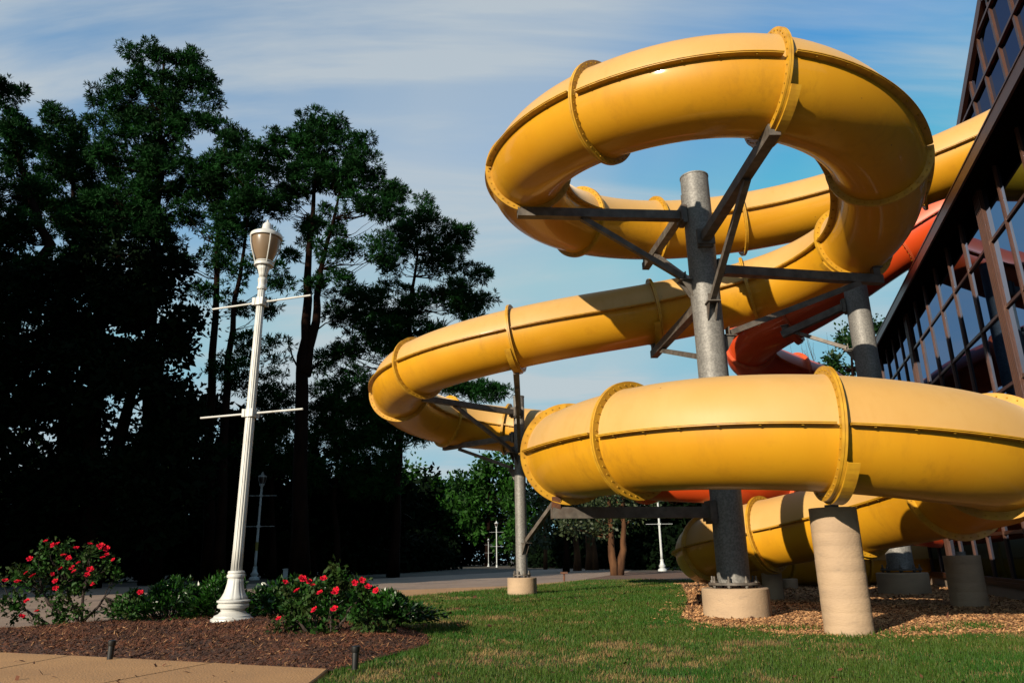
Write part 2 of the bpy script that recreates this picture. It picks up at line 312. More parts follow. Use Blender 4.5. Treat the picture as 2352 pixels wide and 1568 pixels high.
# joint lines run roughly along (dx, dy)
j1a, j1b = np.array(e0), np.array(e1); j2a, j2b = np.array(e2), np.array(e3)
def linex(a, b, y): return a[0]+(b[0]-a[0])*(y-a[1])/(b[1]-a[1])
def slab(poly):
    poly = np.array(poly); c = poly.mean(0); mb = MB()
    inn = poly+(c-poly)/np.linalg.norm(c-poly, axis=1)[:, None]*.012
    n = len(poly)
    v = [(x, y, -.002) for x, y in poly]+[(x, y, .024) for x, y in poly]+[(x, y, .030) for x, y in inn]
    f = [(i, (i+1) % n, n+(i+1) % n, n+i) for i in range(n)]+[(n+i, n+(i+1) % n, 2*n+(i+1) % n, 2*n+i) for i in range(n)]+[tuple(2*n+i for i in range(n))]
    mb.add(v, f); return mb.build('slab', PAVE, sw)
g = .006
yb = 3.2
d1 = (j1b-j1a)/np.linalg.norm(j1b-j1a); d2 = (j2b-j2a)/np.linalg.norm(j2b-j2a); dn = (d1+d2)/2
def cross_top(a, d):
    for t in np.linspace(-3, 5, 1600):
        p = a+d*t
        if p[1] >= ytop(p[0]): return p
    return a
sp_ = []
A1, A2 = cross_top(j1a, d1), cross_top(j2a, d2)
B1, B2 = j1a-d1*2.6, j2a-d2*2.2
def between(xa, xb): return [(x, ytop(x)) for x in [p[0] for p in top] if xa+.02 < x < xb-.02]
slab([tuple(B1+(-g, g)), (-9, B1[1]-.5), (-9, 6.0)]+between(-9, A1[0])+[tuple(A1+(-g, 0))])
slab([tuple(B2+(-g, g)), tuple(B1+(g, -g)), tuple(A1+(g, 0))]+between(A1[0], A2[0])+[tuple(A2+(-g, 0))])
slab([(-1.1, 3.0), (-1.9, 2.6), tuple(B2+(g, -g)), tuple(A2+(g, 0))]+between(A2[0], -1.2)+[(-1.2, 4.97), (-1.17, 4.6)])

# ------------------------------------------------------------------ slides
def spline(P):
    P = np.array(P, float); n = len(P); s = np.r_[0, np.cumsum(np.linalg.norm(np.diff(P, axis=0), axis=1))]
    A = np.zeros((n, n)); B = np.zeros((n, 3)); h = np.diff(s); A[0, 0] = A[-1, -1] = 1
    for i in range(1, n-1):
        A[i, i-1] = h[i-1]; A[i, i] = 2*(h[i-1]+h[i]); A[i, i+1] = h[i]
        B[i] = 6*((P[i+1]-P[i])/h[i]-(P[i]-P[i-1])/h[i-1])
    Mx = np.linalg.solve(A, B)
    def f(t):
        i = min(max(int(np.searchsorted(s, t)-1), 0), n-2); a = t-s[i]; b = s[i+1]-t; H = h[i]
        return (Mx[i]*b**3+Mx[i+1]*a**3)/(6*H)+(P[i]/H-Mx[i]*H/6)*b+(P[i+1]/H-Mx[i+1]*H/6)*a
    return s[-1], f
def frame(f, L, t):
    e = .02; T_ = f(min(t+e, L))-f(max(t-e, 0)); T_ /= np.linalg.norm(T_)
    S = np.cross(T_, [0, 0, 1]); S /= np.linalg.norm(S); return f(t), T_, S, np.cross(S, T_)
RT = .5
def build_slide(thing, pts, joints, mats, matf, saddles=()):
    L, f = spline(pts); off = thing.loc
    dense = np.linspace(0, L, 2400); DP = np.array([f(t) for t in dense])
    js = []; last = 0
    for q in joints:
        q = np.array(q, float); k = len(q); d = np.linalg.norm(DP[:, :k]-q, axis=1); d[dense < last+.5] = 1e9
        # nearest along the way, first local minimum that is close
        i = int(np.argmin(d+np.where(dense > last+6.5, 50, 0))); js.append(dense[i]); last = dense[i]
    ends = [0]+js+[L]
    rolls = rng.uniform(-2.2, 2.2, len(ends))
    for i in range(len(ends)-1):
        a, b = ends[i]+.016*(i > 0), ends[i+1]-.016; n = max(int((b-a)/.09), 4); NS = 48; roll = R(rolls[i])
        V = []; 
        NH = 24
        for t in np.linspace(a, b, n+1):
            p, T_, S, U = frame(f, L, t)
            lip = .006*(math.exp(-((t-a)/.05)**2)+math.exp(-((t-b)/.05)**2))
            V.append([p+(RT+lip)*(math.cos(math.pi*k/NH+roll)*S+math.sin(math.pi*k/NH+roll)*U) for k in range(2*NH+1)])
        V = np.array(V)
        F_ = np.array([(j*(NH+1)+k, j*(NH+1)+k+1, (j+1)*(NH+1)+k+1, (j+1)*(NH+1)+k) for j in range(n) for k in range(NH)], np.int32)
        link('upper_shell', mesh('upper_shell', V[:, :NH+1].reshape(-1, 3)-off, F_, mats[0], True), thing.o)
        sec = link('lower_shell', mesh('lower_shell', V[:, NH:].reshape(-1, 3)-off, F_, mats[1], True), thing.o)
        for sg in (1, -1):                                          # the lengthwise bolted seam on each side
            mb = MB(); bo = MB(); V = []; ts = np.linspace(a+.03, b-.03, n+1)
            for t in ts:
                p, T_, S, U = frame(f, L, t); th = roll+(0 if sg > 0 else math.pi)
                X = math.cos(th)*S+math.sin(th)*U; Y = np.cross(T_, X)*sg
                for r_, h_ in ((RT-.01, -.014), (RT+.068, -.010), (RT+.068, -.002), (RT+.05, 0), (RT+.076, .001), (RT+.076, .009), (RT-.01, .013)):
                    V.append(p+X*r_-Y*h_ if False else p+X*r_+U*h_)
            K = 7; Fq = [(j*K+k, j*K+(k+1) % K, (j+1)*K+(k+1) % K, (j+1)*K+k) for j in range(n) for k in range(K)]+[tuple(range(K)), tuple(n*K+k for k in range(K-1, -1, -1))]
            mb.add(V, Fq)
            for t in np.arange(a+.18, b-.1, .26):
                p, T_, S, U = frame(f, L, t); th = roll+(0 if sg > 0 else math.pi); X = math.cos(th)*S+math.sin(th)*U
                bo.bar(p+X*(RT+.04)-U*.022, p+X*(RT+.04)-U*.009, .018)
            mb.build('seam_rib', matf, sec, off); bo.build('bolts', BOLT, sec, off, kind='stuff')
    for i, t in enumerate(js):                                      # joints: a pair of flanges, bolts, saddle plate
        p, T_, S, U = frame(f, L, t); mb = MB(); NS = 56
        for s0, s1 in ((-.022, -.002), (.002, .022)):
            V = []
            for sx, rr in ((s0, RT-.012), (s0, RT+.076), (s1, RT+.076), (s1, RT-.012)):
                V += [p+T_*sx+rr*(math.cos(2*math.pi*k/NS)*S+math.sin(2*math.pi*k/NS)*U) for k in range(NS)]
            mb.add(V, [(q*NS+k, q*NS+(k+1) % NS, ((q+1) % 4)*NS+(k+1) % NS, ((q+1) % 4)*NS+k) for q in range(4) for k in range(NS)])
        ring = mb.build('joint_flange', matf, thing.o, off, True, angle=35)
        bo = MB()
        for k in range(40):
            th = 2*math.pi*(k+.5)/40; q = p+(RT+.042)*(math.cos(th)*S+math.sin(th)*U)
            bo.tube([q-T_*.031, q+T_*.031], .0075, 6)
        bo.build('bolts', BOLT, ring, off, kind='stuff')
        if i in saddles:
            V = []; K = 26
            for k in range(K):
                th = R(-148+116*k/(K-1))
                for sx, rr in ((.025, RT+.01), (.033, RT+.086), (.12, RT+.086), (.12, RT+.098), (.025, RT+.098), (.018, RT+.01)):
                    V.append(p+T_*sx+rr*(math.cos(th)*S+math.sin(th)*U))
            Fq = [(j*6+k, j*6+(k+1) % 6, (j+1)*6+(k+1) % 6, (j+1)*6+k) for j in range(K-1) for k in range(6)]+[(0, 5, 4, 3, 2, 1), tuple((K-1)*6+k for k in range(6))]
            MB().add(V, Fq).build('saddle_plate', matf, thing.o, off)
    return f, L, js

PY = [(9.6, 8.3, 7.5), (8.5, 9.1, 7.05), (7.1, 9.94, 6.55), (5.9, 10.65, 6.35), (4.6, 11.2, 6.22), (3.2, 11.4, 6.1), (1.8, 11.1, 5.97), (.78, 10.3, 5.83), (.25, 8.95, 5.66), (.54, 7.6, 5.48), (1.38, 6.64, 5.32), (2.53, 6.25, 5.19),
      (3.5, 6.6, 5.1), (4.22, 7.35, 5.04), (4.70, 8.3, 4.98), (4.9, 9.3, 4.93), (4.72, 10.1, 4.88), (4.2, 10.75, 4.8), (3.4, 11.1, 4.68), (2.3, 11.3, 4.52), (1.01, 11.35, 4.33), (.05, 11.5, 4.19), (-1.14, 12.0, 4.03), (-1.95, 12.8, 3.9), (-2.22, 13.9, 3.78), (-1.95, 15.1, 3.68), (-1.3, 15.8, 3.58), (-.17, 16.0, 3.46),
      (.75, 15.5, 3.25), (1.15, 14.3, 2.95), (1.05, 12.6, 2.6), (.85, 10.6, 2.2), (.64, 9.0, 1.92), (.69, 8.05, 1.8), (1.05, 7.2, 1.77), (1.65, 6.55, 1.74), (2.76, 6.17, 1.66), (3.65, 6.25, 1.57), (4.4, 6.65, 1.5), (4.85, 7.35, 1.43), (5.02, 8.3, 1.37), (4.98, 9.3, 1.28), (4.75, 10.25, 1.19), (4.25, 11.1, 1.07),
      (3.62, 11.85, .93), (3.35, 12.9, .8), (3.5, 14.0, .7), (4.1, 15.0, .63), (5.2, 15.8, .58), (6.9, 16.3, .54), (8.5, 16.4, .54), (9.3, 16.4, .54)]
JY = [(6.5, 10.35), (3.95, 11.3), (2.5, 11.3), (1.05, 10.7), (.1, 8.5), (1.0, 6.85), (2.60, 6.27), (4.28, 7.45), (4.87, 9.45), (3.85, 10.95), (2.35, 11.3), (.06, 11.5), (-1.65, 12.4), (-2.33, 13.7), (-1.5, 15.7), (-.15, 16.0),
      (1.1, 13.4), (.7, 10.6), (.52, 8.3), (1.12, 6.98), (2.66, 6.17), (4.36, 6.6), (5.02, 8.4), (4.75, 10.2), (3.9, 11.5), (3.38, 12.7), (5.5, 15.9), (7.4, 16.35)]
ys = T('yellow_tube_slide', (2.55, 8.8, 0), 'bright yellow enclosed tube slide spiralling round the tall steel column', 'water slide')
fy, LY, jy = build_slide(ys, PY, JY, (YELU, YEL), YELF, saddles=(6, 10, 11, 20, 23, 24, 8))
PO = [(10.6, 11.6, 7.6), (8.33, 13.0, 6.85), (7.2, 13.5, 6.2), (6.2, 13.9, 5.6), (5.35, 14.6, 5.2), (5.3, 15.6, 5.0), (6.1, 16.3, 4.8), (7.2, 16.8, 4.55), (8.1, 17.6, 4.3), (8.4, 18.9, 4.05), (7.5, 20.3, 3.8), (5.8, 20.8, 3.55), (4.0, 20.0, 3.3), (2.8, 18.2, 3.0), (2.2, 16, 2.7), (2.05, 14, 2.35), (2.4, 12.4, 2.08), (3.3, 11.9, 1.98), (4.6, 12.5, 1.85), (5.8, 13.9, 1.6), (7.4, 14.6, 1.35), (9.2, 14.9, 1.2)]
JO = [(7.7, 13.3), (5.75, 14.2), (5.25, 15.2), (6.6, 16.5), (8.2, 17.9), (6.9, 20.6), (3.9, 19.9), (2.3, 16.6), (2.3, 12.6), (4.2, 12.2), (6.2, 14.2)]
osl = T('orange_tube_slide', (6.5, 14, 0), 'orange red enclosed tube slide curling down behind the yellow one', 'water slide')
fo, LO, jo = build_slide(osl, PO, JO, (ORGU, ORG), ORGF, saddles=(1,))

# ------------------------------------------------------------------ steel columns and their arms
def bracket(mb, p, d):                                             # welded seat with two gussets on the column face
    d = np.array(d, float); d[2] = 0; d /= np.linalg.norm(d); s = np.cross(d, [0, 0, 1]); p = np.array(p, float)
    mb.bar(p, p+d*.16, .16, .014)
    for k in (-.05, .05):
        a = p+s*k; mb.add([a, a+d*.14, a+d*.02-np.array([0, 0, .2]), a-np.array([0, 0, .22])]+[a+s*.01, a+d*.14+s*.01, a+d*.02-np.array([0, 0, .2])+s*.01, a-np.array([0, 0, .22])+s*.01], [(0,1,2,3),(7,6,5,4),(0,4,5,1),(1,5,6,2),(2,6,7,3)])
def column(loc, r, h, fr_, fh, label, arms, group='galvanised slide support columns', rings=True):
    t = T('support_column', (loc[0], loc[1], 0), label, 'support column', group); off = t.loc; x, y = loc
    fo_ = MB().lathe([(fr_, -.02), (fr_, fh-.012), (fr_-.012, fh)], 56, (x, y, 0)).build('concrete_footing', CONC, t.o, off, True, angle=40)
    MB().lathe([(r*1.55, fh+.035), (r*1.55, fh+.06)], 40, (x, y, 0)).build('base_plate', BEAM, t.o, off, True, angle=40)
    nb = 8
    for k in range(nb):
        a = 2*math.pi*(k+.35)/nb; bx, by = x+r*1.36*math.cos(a), y+r*1.36*math.sin(a)
        MB().tube([(bx, by, fh-.01), (bx, by, fh+.13)], .012, 6).tube([(bx, by, fh+.06), (bx, by, fh+.085)], .024, 6).tube([(bx, by, fh+.013), (bx, by, fh+.033)], .024, 6).build('anchor_bolt', BEAM, t.o, off)
    z0 = fh+.06
    sh = MB().lathe([(r, z0), (r, h-.02), (r+.006, h-.02), (r+.006, h), (r-.02, h), (r-.02, h-.5), (.001, h-.5)], 40, (x, y, 0)).build('shaft', STEEL, t.o, off, True, angle=40)
    for arm in arms:
        kind, za, tip, wd = arm; tip = np.array(tip, float); c = np.array([x, y, za]); d = tip-c; dh = d.copy(); dh[2] = 0; dh /= np.linalg.norm(dh)
        if kind == 'arm':
            e_ = tip-dh*.07; MB().bar(e_+[0, 0, wd*.525], e_+[0, 0, wd*.525+.11], wd*.8).bar(e_+[0, 0, wd*.54+.11]-dh*.08, e_+[0, 0, wd*.54+.11]+dh*.07, .16, .014).build('saddle_post', BEAM, t.o, off)
            a = c+dh*(r+.05); mb = MB().bar(a, tip, wd, wd*1.05); MB.build(mb, 'support_arm', BEAM, t.o, off)
            q = MB(); s_ = np.cross(dh, [0, 0, 1]); q.bar(c+dh*(r-.01), c+dh*(r+.05), wd*1.7, wd*2.2)
            q.bar(c+dh*(r+.055), c+dh*(r+.075), wd*2.0, wd*1.7); q.build('end_plate', BEAM, t.o, off)
        elif kind == 'post':
            MB().bar(c, tip, wd, wd).build('saddle_post', RUST if wd > .08 else BEAM, t.o, off)
        else:
            a = c+dh*(r+.1)+np.array([0, 0, .05]); MB().bar(a, tip, wd, wd).build('brace', BEAM, t.o, off)
            q = MB(); bracket(q, c+dh*(r-.005), dh); q.bar(c+dh*(r+.07), c+dh*(r+.07)+np.array([0, 0, .12]), .10, .012, dh); q.build('bracket', BEAM, t.o, off)
    return t
MC = (2.52, 8.8)
main = column(MC, .185, 5.62, .375, .32, 'tallest galvanised steel column standing in the centre of the yellow spiral', [
    ('arm', 5.03, (.10, 8.6, 5.03), .115), ('brace', 4.1, (.95, 8.68, 4.98), .07),
    ('arm', 4.62, (2.58, 6.12, 4.62), .115), ('brace', 3.72, (2.56, 6.95, 4.55), .07),
    ('arm', 5.38, (2.28, 11.35, 5.38), .115), ('brace', 4.1, (2.33, 10.7, 5.3), .065),
    ('arm', 4.27, (5.1, 9.3, 4.27), .115), ('brace', 3.36, (4.75, 9.22, 4.2), .07),
    ('arm', 3.86, (2.33, 11.45, 3.86), .115), ('brace', 3.1, (2.37, 11.0, 3.8), .065),
    ('arm', 1.17, (.42, 8.42, 1.17), .12)])
col1 = column((.12, 15.0), .115, 3.98, .29, .33, 'slim galvanised steel column on a round footing left of the spiral', [
    ('arm', 3.62, (-1.72, 13.4, 3.62), .10), ('brace', 2.78, (-1.15, 13.9, 3.58), .065),
    ('arm', 3.12, (-1.55, 15.95, 3.05), .10), ('brace', 2.45, (-1.2, 15.8, 3.0), .065),
    ('arm', 3.62, (.06, 11.45, 3.62), .10), ('brace', 2.75, (.07, 12.3, 3.55), .065),
    ('brace', .98, (1.15, 13.3, 2.2), .075)])
col2 = column((6.5, 12.8), .205, 5.62, .4, .36, 'galvanised steel column between the orange slide and the glass wall', [
    ('arm', 5.15, (5.3, 13.55, 4.8), .12), ('brace', 4.3, (5.5, 13.45, 4.83), .065)])
# the square bridging post under the left end of the lowest ring
MB().bar((.47, 8.42, 1.23), (.47, 8.35, 1.36), .1, .1).build('saddle_post', RUST, main.o, main.loc)

def pillar(loc, r, h, post, label):
    t = T('concrete_pillar', (loc[0], loc[1], 0), label, 'concrete pillar', 'concrete pillars under the slide'); off = t.loc
    n = 48; prof = []; z = -.02
    # board-marked lifts: shallow ledges every 11 cm
    while z < h-.02:
        prof += [(r*(1+.004*math.sin(z*37)), z), (r*(1+.004*math.sin(z*37)), z+.095), (r*.992, z+.102)]; z += .11
    prof += [(r, h-.012), (r-.015, h)]
    MB().lathe(prof, n, (loc[0], loc[1], 0), lambda q, z, a: q*(1+.02*math.cos(2*a)+.012*math.cos(3*a+1))).build('pillar_shaft', CONC, t.o, off, True, angle=50)
    if post > 0: MB().tube([(loc[0], loc[1], h-.01), (loc[0], loc[1], h+post)], .06, 16).box((loc[0], loc[1], h+.006), (.2, .2, .012)).build('steel_stub', STEEL, t.o, off)
pillar((2.88, 6.73), .2, 1.0, .10, 'pale concrete pillar in front holding up the lowest yellow ring')
pillar((3.95, 11.75), .15, .40, .06, 'short concrete pillar just behind the round footing of the centre column')
pillar((5.75, 9.75), .21, .62, .06, 'concrete pillar in shade beneath the right end of the yellow ring')
pillar((5.5, 15.3), .15, .22, 0, 'low concrete pillar by the ground level yellow tube')
pillar((1.0, 10.6), .16, 1.55, .08, 'concrete pillar hidden behind the left end of the lowest yellow ring') if False else None

# ------------------------------------------------------------------ building
wd = np.array([.314, .9494, 0]); wd /= np.linalg.norm(wd); wn = np.array([-wd[1], wd[0], 0]); W0 = np.array([3.467, 0, 0])
def WP(s, z, o=0., back=0.): return W0+wd*s+wn*(o-back)+np.array([0, 0, z])
bt = T('glass_building', tuple(W0+wd*10), 'low building of dark mirror glass with brown frames beside the slides', 'building'); boff = bt.loc
def wbox(mb, s0, s1, z0, z1, o0, o1, back=0.):
    v = [WP(s, z, o, back) for z in (z0, z1) for s, o in ((s0, o0), (s1, o0), (s1, o1), (s0, o1))]
    return mb.add(v, [(0,3,2,1),(4,5,6,7),(0,1,5,4),(1,2,6,5),(2,3,7,6),(3,0,4,7)])
S0, S1 = 1.0, 18.85
wbox(MB(), S0, S1, -.02, .2, -.1, .03).build('plinth', PLINTH, bt.o, boff)
wbox(MB(), S0, S1+.02, .2, .25, -.1, .07).build('sill', BROWN, bt.o, boff)
wbox(MB(), S0, S1+.02, .252, .30, -.1, .05).build('sill', BROWN, bt.o, boff)
body = MB(); wbox(body, S0, S1-.03, 0, 5.34, -7, -.12); body.build('body', DARK, bt.o, boff)
fb = MB(); wbox(fb, S0-.5, S1+.25, 5.35, 5.38, -.5, .26); fb.build('soffit', DARK, bt.o, boff)
fb = MB(); wbox(fb, S0-.5, S1+.3, 5.335, 5.49, .262, .295); fb.build('fascia', BROWN, bt.o, boff)
fb = MB(); wbox(fb, S0-.5, S1+.3, 5.492, 5.51, .20, .305); fb.build('roof_edge_cap', BROWN, bt.o, boff)
fb = MB(); wbox(fb, S0-.5, S1+.25, 5.382, 5.488, -7.2, .26); fb.build('roof', DARK, bt.o, boff)
pil = [9.35-5.4, 9.35, 14.85]
cols = sorted([10.39+.9*k for k in range(-9, 10) if all(abs(10.39+.9*k-p) > .3 for p in pil)])
cols = [c for c in cols if c < S1-.2]
rows = [.30, .93, 1.83, 2.76, 3.68, 4.6, 5.35]
def ridge(mb, s0, s1, z0, z1):                                      # mullion: a box with two raised lips
    wbox(mb, s0, s1, z0, z1, -.05, .022)
    wbox(mb, s0, s0+.010, z0, z1, .023, .03); wbox(mb, s1-.010, s1, z0, z1, .023, .03)
for c in cols:
    mb = MB(); ridge(mb, c-.022, c+.022, .30, 5.35); mb.build('mullion', BROWN, bt.o, boff)
for c in pil+[S1-.08]:
    mb = MB(); wbox(mb, c-.125, c+.125, .30, 5.35, -.05, .03)
    for k in range(5): wbox(mb, c-.12+.056*k, c-.104+.056*k, .30, 5.35, .031, .055)
    mb.build('pilaster', BROWN, bt.o, boff)
xs = sorted([(c-.022, c+.022) for c in cols]+[(c-.125, c+.125) for c in pil+[S1-.08]])
gaps = [(S0, xs[0][0])]+[(xs[i][1], xs[i+1][0]) for i in range(len(xs)-1)]
for a, b in gaps:
    for z in rows[1:-1]:
        mb = MB(); wbox(mb, a, b, z-.02, z+.02, -.05, .018); wbox(mb, a, b, z-.028, z-.0205, -.05, .026); mb.build('rail', BROWN, bt.o, boff)
    for z0, z1 in zip(rows[:-1], rows[1:]):
        e = rng.normal(0, .0022, 3)
        v = [WP(a, z0, e[0]), WP(b, z0, e[1]), WP(b, z1, e[2]), WP(a, z1, e[0]+e[2]-e[1])]
        v += [p-wn*.01 for p in v]
        MB().add(v, [(0,1,2,3),(7,6,5,4),(0,4,5,1),(1,5,6,2),(2,6,7,3),(3,7,4,0)]).build('pane', GLASS, bt.o, boff)

GLASS2 = GLASS.copy(); GLASS2.name = 'dark_tower_glass'
for n_ in GLASS2.node_tree.nodes:
    if n_.type == 'BSDF_GLOSSY': n_.inputs['Color'].default_value = (.06, .08, .14, 1)
# gabled glass tower set back on the roof
GB = 1.98
def gz(s): return 11.13-.44*abs(s-12.95)
tt = T('gabled_glass_tower', tuple(W0+wd*12-wn*GB), 'tall gabled storey of dark glass rising above the roof edge', 'building'); toff = tt.loc
def clip_cell(s0, s1, z0, z1):
    poly = [(s0, z0), (s1, z0), (s1, z1), (s0, z1)]
    for sg in (1, -1):
        fn = lambda p: 11.13-.44*sg*(p[0]-12.95)-p[1]; out = []
        for i in range(len(poly)):
            a, b = poly[i], poly[(i+1) % len(poly)]; fa, fb_ = fn(a), fn(b)
            if fa >= 0: out.append(a)
            if fa*fb_ < 0: k = fa/(fa-fb_); out.append((a[0]+(b[0]-a[0])*k, a[1]+(b[1]-a[1])*k))
        poly = out
        if len(poly) < 3: return None
    return poly
tc_ = [11.93+.9*k for k in range(-9, 7)]; tr_ = [5.55, 6.25, 7.15, 8.05, 8.95, 9.85, 10.75, 11.6]
for a, b in zip(tc_[:-1], tc_[1:]):
    for z0, z1 in zip(tr_[:-1], tr_[1:]):
        poly = clip_cell(a, b, z0, z1)
        if poly is None: continue
        e = rng.normal(0, .002); v = [WP(s, z, e*(s-a), GB) for s, z in poly]; n = len(v); v += [p-wn*.01 for p in v]
        MB().add(v, [tuple(range(n)), tuple(range(2*n-1, n-1, -1))]+[(i, n+i, n+(i+1) % n, (i+1) % n) for i in range(n)]).build('pane', GLASS2, tt.o, toff)
for c in tc_:
    mb = MB(); mb.bar(WP(c, 5.55, .02, GB), WP(c, gz(c)-.05, .02, GB), .06, .09, wd); mb.build('mullion', BROWN, tt.o, toff)
for z in tr_[1:-1]:
    h = (11.13-z)/.44; a = max(12.95-h, tc_[0]); b = min(12.95+h, tc_[-1])
    if b-a > .3: MB().bar(WP(a, z, .025, GB), WP(b, z, .025, GB), .08, .05).build('rail', BROWN, tt.o, toff)
for sg in (1, -1):
    e = tc_[-1] if sg > 0 else tc_[0]
    MB().bar(WP(12.95, 11.13, .03, GB), WP(e, gz(e), .03, GB), .12, .2).build('gable_trim', BROWN, tt.o, toff)
    MB().bar(WP(12.95+.15*sg, 11.22, -2.8, GB), WP(e, gz(e)+.14, -2.8, GB), 5.4, .10).build('roof', DARK, tt.o, toff)
v = []
pp = [(tc_[0], 5.55), (tc_[-1], 5.55), (tc_[-1], gz(tc_[-1])), (12.95, 11.1), (tc_[0], gz(tc_[0]))]
v = [WP(s, z, -.12, GB) for s, z in pp]+[WP(s, z, -5, GB) for s, z in pp]
MB().add(v, [(0,1,2,3,4),(9,8,7,6,5)]+[(i, i+5, (i+1) % 5+5, (i+1) % 5) for i in range(5)]).build('body', DARK, tt.o, toff)

# ------------------------------------------------------------------ street lamps
LG = 'white lamp posts with banner arms'
def lamp(loc, label, mw, arms_rot=-18, band=False, sc=1., globem=None):
    t = T('street_lamp', (0, 0, 0), label, 'street lamp', LG)
    base = [(.0, 0), (.225, 0), (.228, .05), (.215, .09), (.19, .105), (.185, .12), (.15, .135), (.12, .165), (.128, .185), (.16, .2), (.163, .225), (.15, .24), (.16, .25), (.172, .258), (.172, .272), (.15, .28)]
    MB().lathe(base, 48).build('base', mw, t.o, smooth=True, angle=40)
    bell = [(.15, .28), (.128, .31), (.108, .35), (.094, .40), (.084, .45), (.080, .50)]
    MB().lathe(bell, 96, flute=lambda r, z, a: r-(.012*max(0, math.cos(10*a)-.55)*(1 if .29 < z < .49 else 0))).build('bell', mw, t.o, smooth=True)
    MB().lathe([(.080, .50), (.092, .505), (.095, .52), (.092, .535), (.082, .54), (.088, .555), (.082, .57), (.066, .575)], 48).build('collar', mw, t.o, smooth=True, angle=40)
    MB().lathe([(.060, .575), (.057, .8), (.053, 2.0), (.048, 3.0), (.044, 3.82)], 144, flute=lambda r, z, a: r*(1-.13*max(0, math.cos(12*a))**.7)).build('shaft', mw, t.o, smooth=True)
    MB().lathe([(.047, 3.82), (.056, 3.825), (.058, 3.85), (.05, 3.86), (.047, 3.9), (.054, 3.93), (.056, 3.96), (.046, 3.975)], 40).build('neck_ring', mw, t.o, smooth=True, angle=40)
    MB().lathe([(.046, 3.975), (.05, 4.02), (.066, 4.08), (.085, 4.125)], 96, flute=lambda r, z, a: r-.008*max(0, math.cos(8*a)-.5)).build('neck', mw, t.o, smooth=True)
    MB().lathe([(.085, 4.125), (.112, 4.13), (.116, 4.15), (.108, 4.165), (.116, 4.175), (.104, 4.19), (.08, 4.2)], 48).build('globe_holder', mw, t.o, smooth=True, angle=40)
    MB().lathe([(.088, 4.19), (.10, 4.22), (.135, 4.3), (.16, 4.39), (.172, 4.47), (.172, 4.52)], 64).build('globe', globem or GLOBE, t.o, smooth=True)
    MB().lathe([(.172, 4.50), (.192, 4.50), (.196, 4.52), (.19, 4.545), (.14, 4.575), (.10, 4.59), (.085, 4.60), (.066, 4.615), (.06, 4.65), (.056, 4.685), (.035, 4.71), (.018, 4.72), (.012, 4.735), (.016, 4.745), (.0, 4.76)], 48, cap=False).build('cap', mw, t.o, smooth=True, angle=40)
    for k in range(4):
        a = 2*math.pi*k/4+.6; c_, s_ = math.cos(a), math.sin(a)
        P = [(.108*c_, .108*s_, 4.16), (.125*c_, .125*s_, 4.22), (.157*c_, .157*s_, 4.32), (.182*c_, .182*s_, 4.42), (.186*c_, .186*s_, 4.50)]
        MB().tube(P, .007, 6).build('cage_strap', mw, t.o)
    for z in (3.66, 2.3):
        mb = MB().lathe([(.05, -.05), (.068, -.045), (.068, .045), (.05, .05)], 24, (0, 0, z))
        for k in range(4):
            a = R(arms_rot)+math.pi/4+k*math.pi/2; mb.box((.078*math.cos(a), .078*math.sin(a), z), (.03, .03, .09))
        mb.build('arm_clamp', mw, t.o, smooth=False)
        for sg in (0, math.pi):
            a = R(arms_rot)+sg; MB().tube([(.07*math.cos(a), .07*math.sin(a), z), (.70*math.cos(a), .70*math.sin(a), z)], .0115, 10).build('banner_arm', mw, t.o, smooth=False)
    if band: MB().lathe([(.064, 1.25), (.064, 1.62)], 24, cap=False).build('band', mat('faded_yellow_tape', (.30, .24, .03), rough=.7), t.o)
    t.o.location = loc; t.o.rotation_euler = (0, 0, 0); t.o.scale = (sc,)*3
    return t
la = lamp((-3.03, 8.2, .03), 'tall white fluted lamp post standing in the mulch between the rose bushes', WHITE)
def copy_thing(root, loc, label, rz=0.):
    r = root.copy(); COL.objects.link(r); r.location = loc; r.rotation_euler = (0, 0, rz); r['label'] = label
    for ch in root.children:
        c = ch.copy(); COL.objects.link(c); c.parent = r
        for g_2 in ch.children: d = g_2.copy(); COL.objects.link(d); d.parent = c
    return r
GLOBED = mat('dark_lantern_glass', (.05, .035, .03), rough=.3)
l2 = lamp((-11.6, 33.6, -.01), 'white lamp post with a yellow taped band, in the shade across the road', GREYP, 5, True, globem=GLOBED)
l3 = copy_thing(l2.o, (7.4, 38.2, 0), 'white lamp post at the far end of the drive right of the brown trunks')
for c in list(l3.children):
    if c.name.startswith('band'): bpy.data.objects.remove(c)
l4 = copy_thing(l3, (-1.85, 74, -.35), 'distant lamp post just left of the slim steel column')
l5 = copy_thing(l3, (-2.95, 82, 0), 'smallest far lamp post, left of the slim steel column'); l5.scale = (.62,)*3

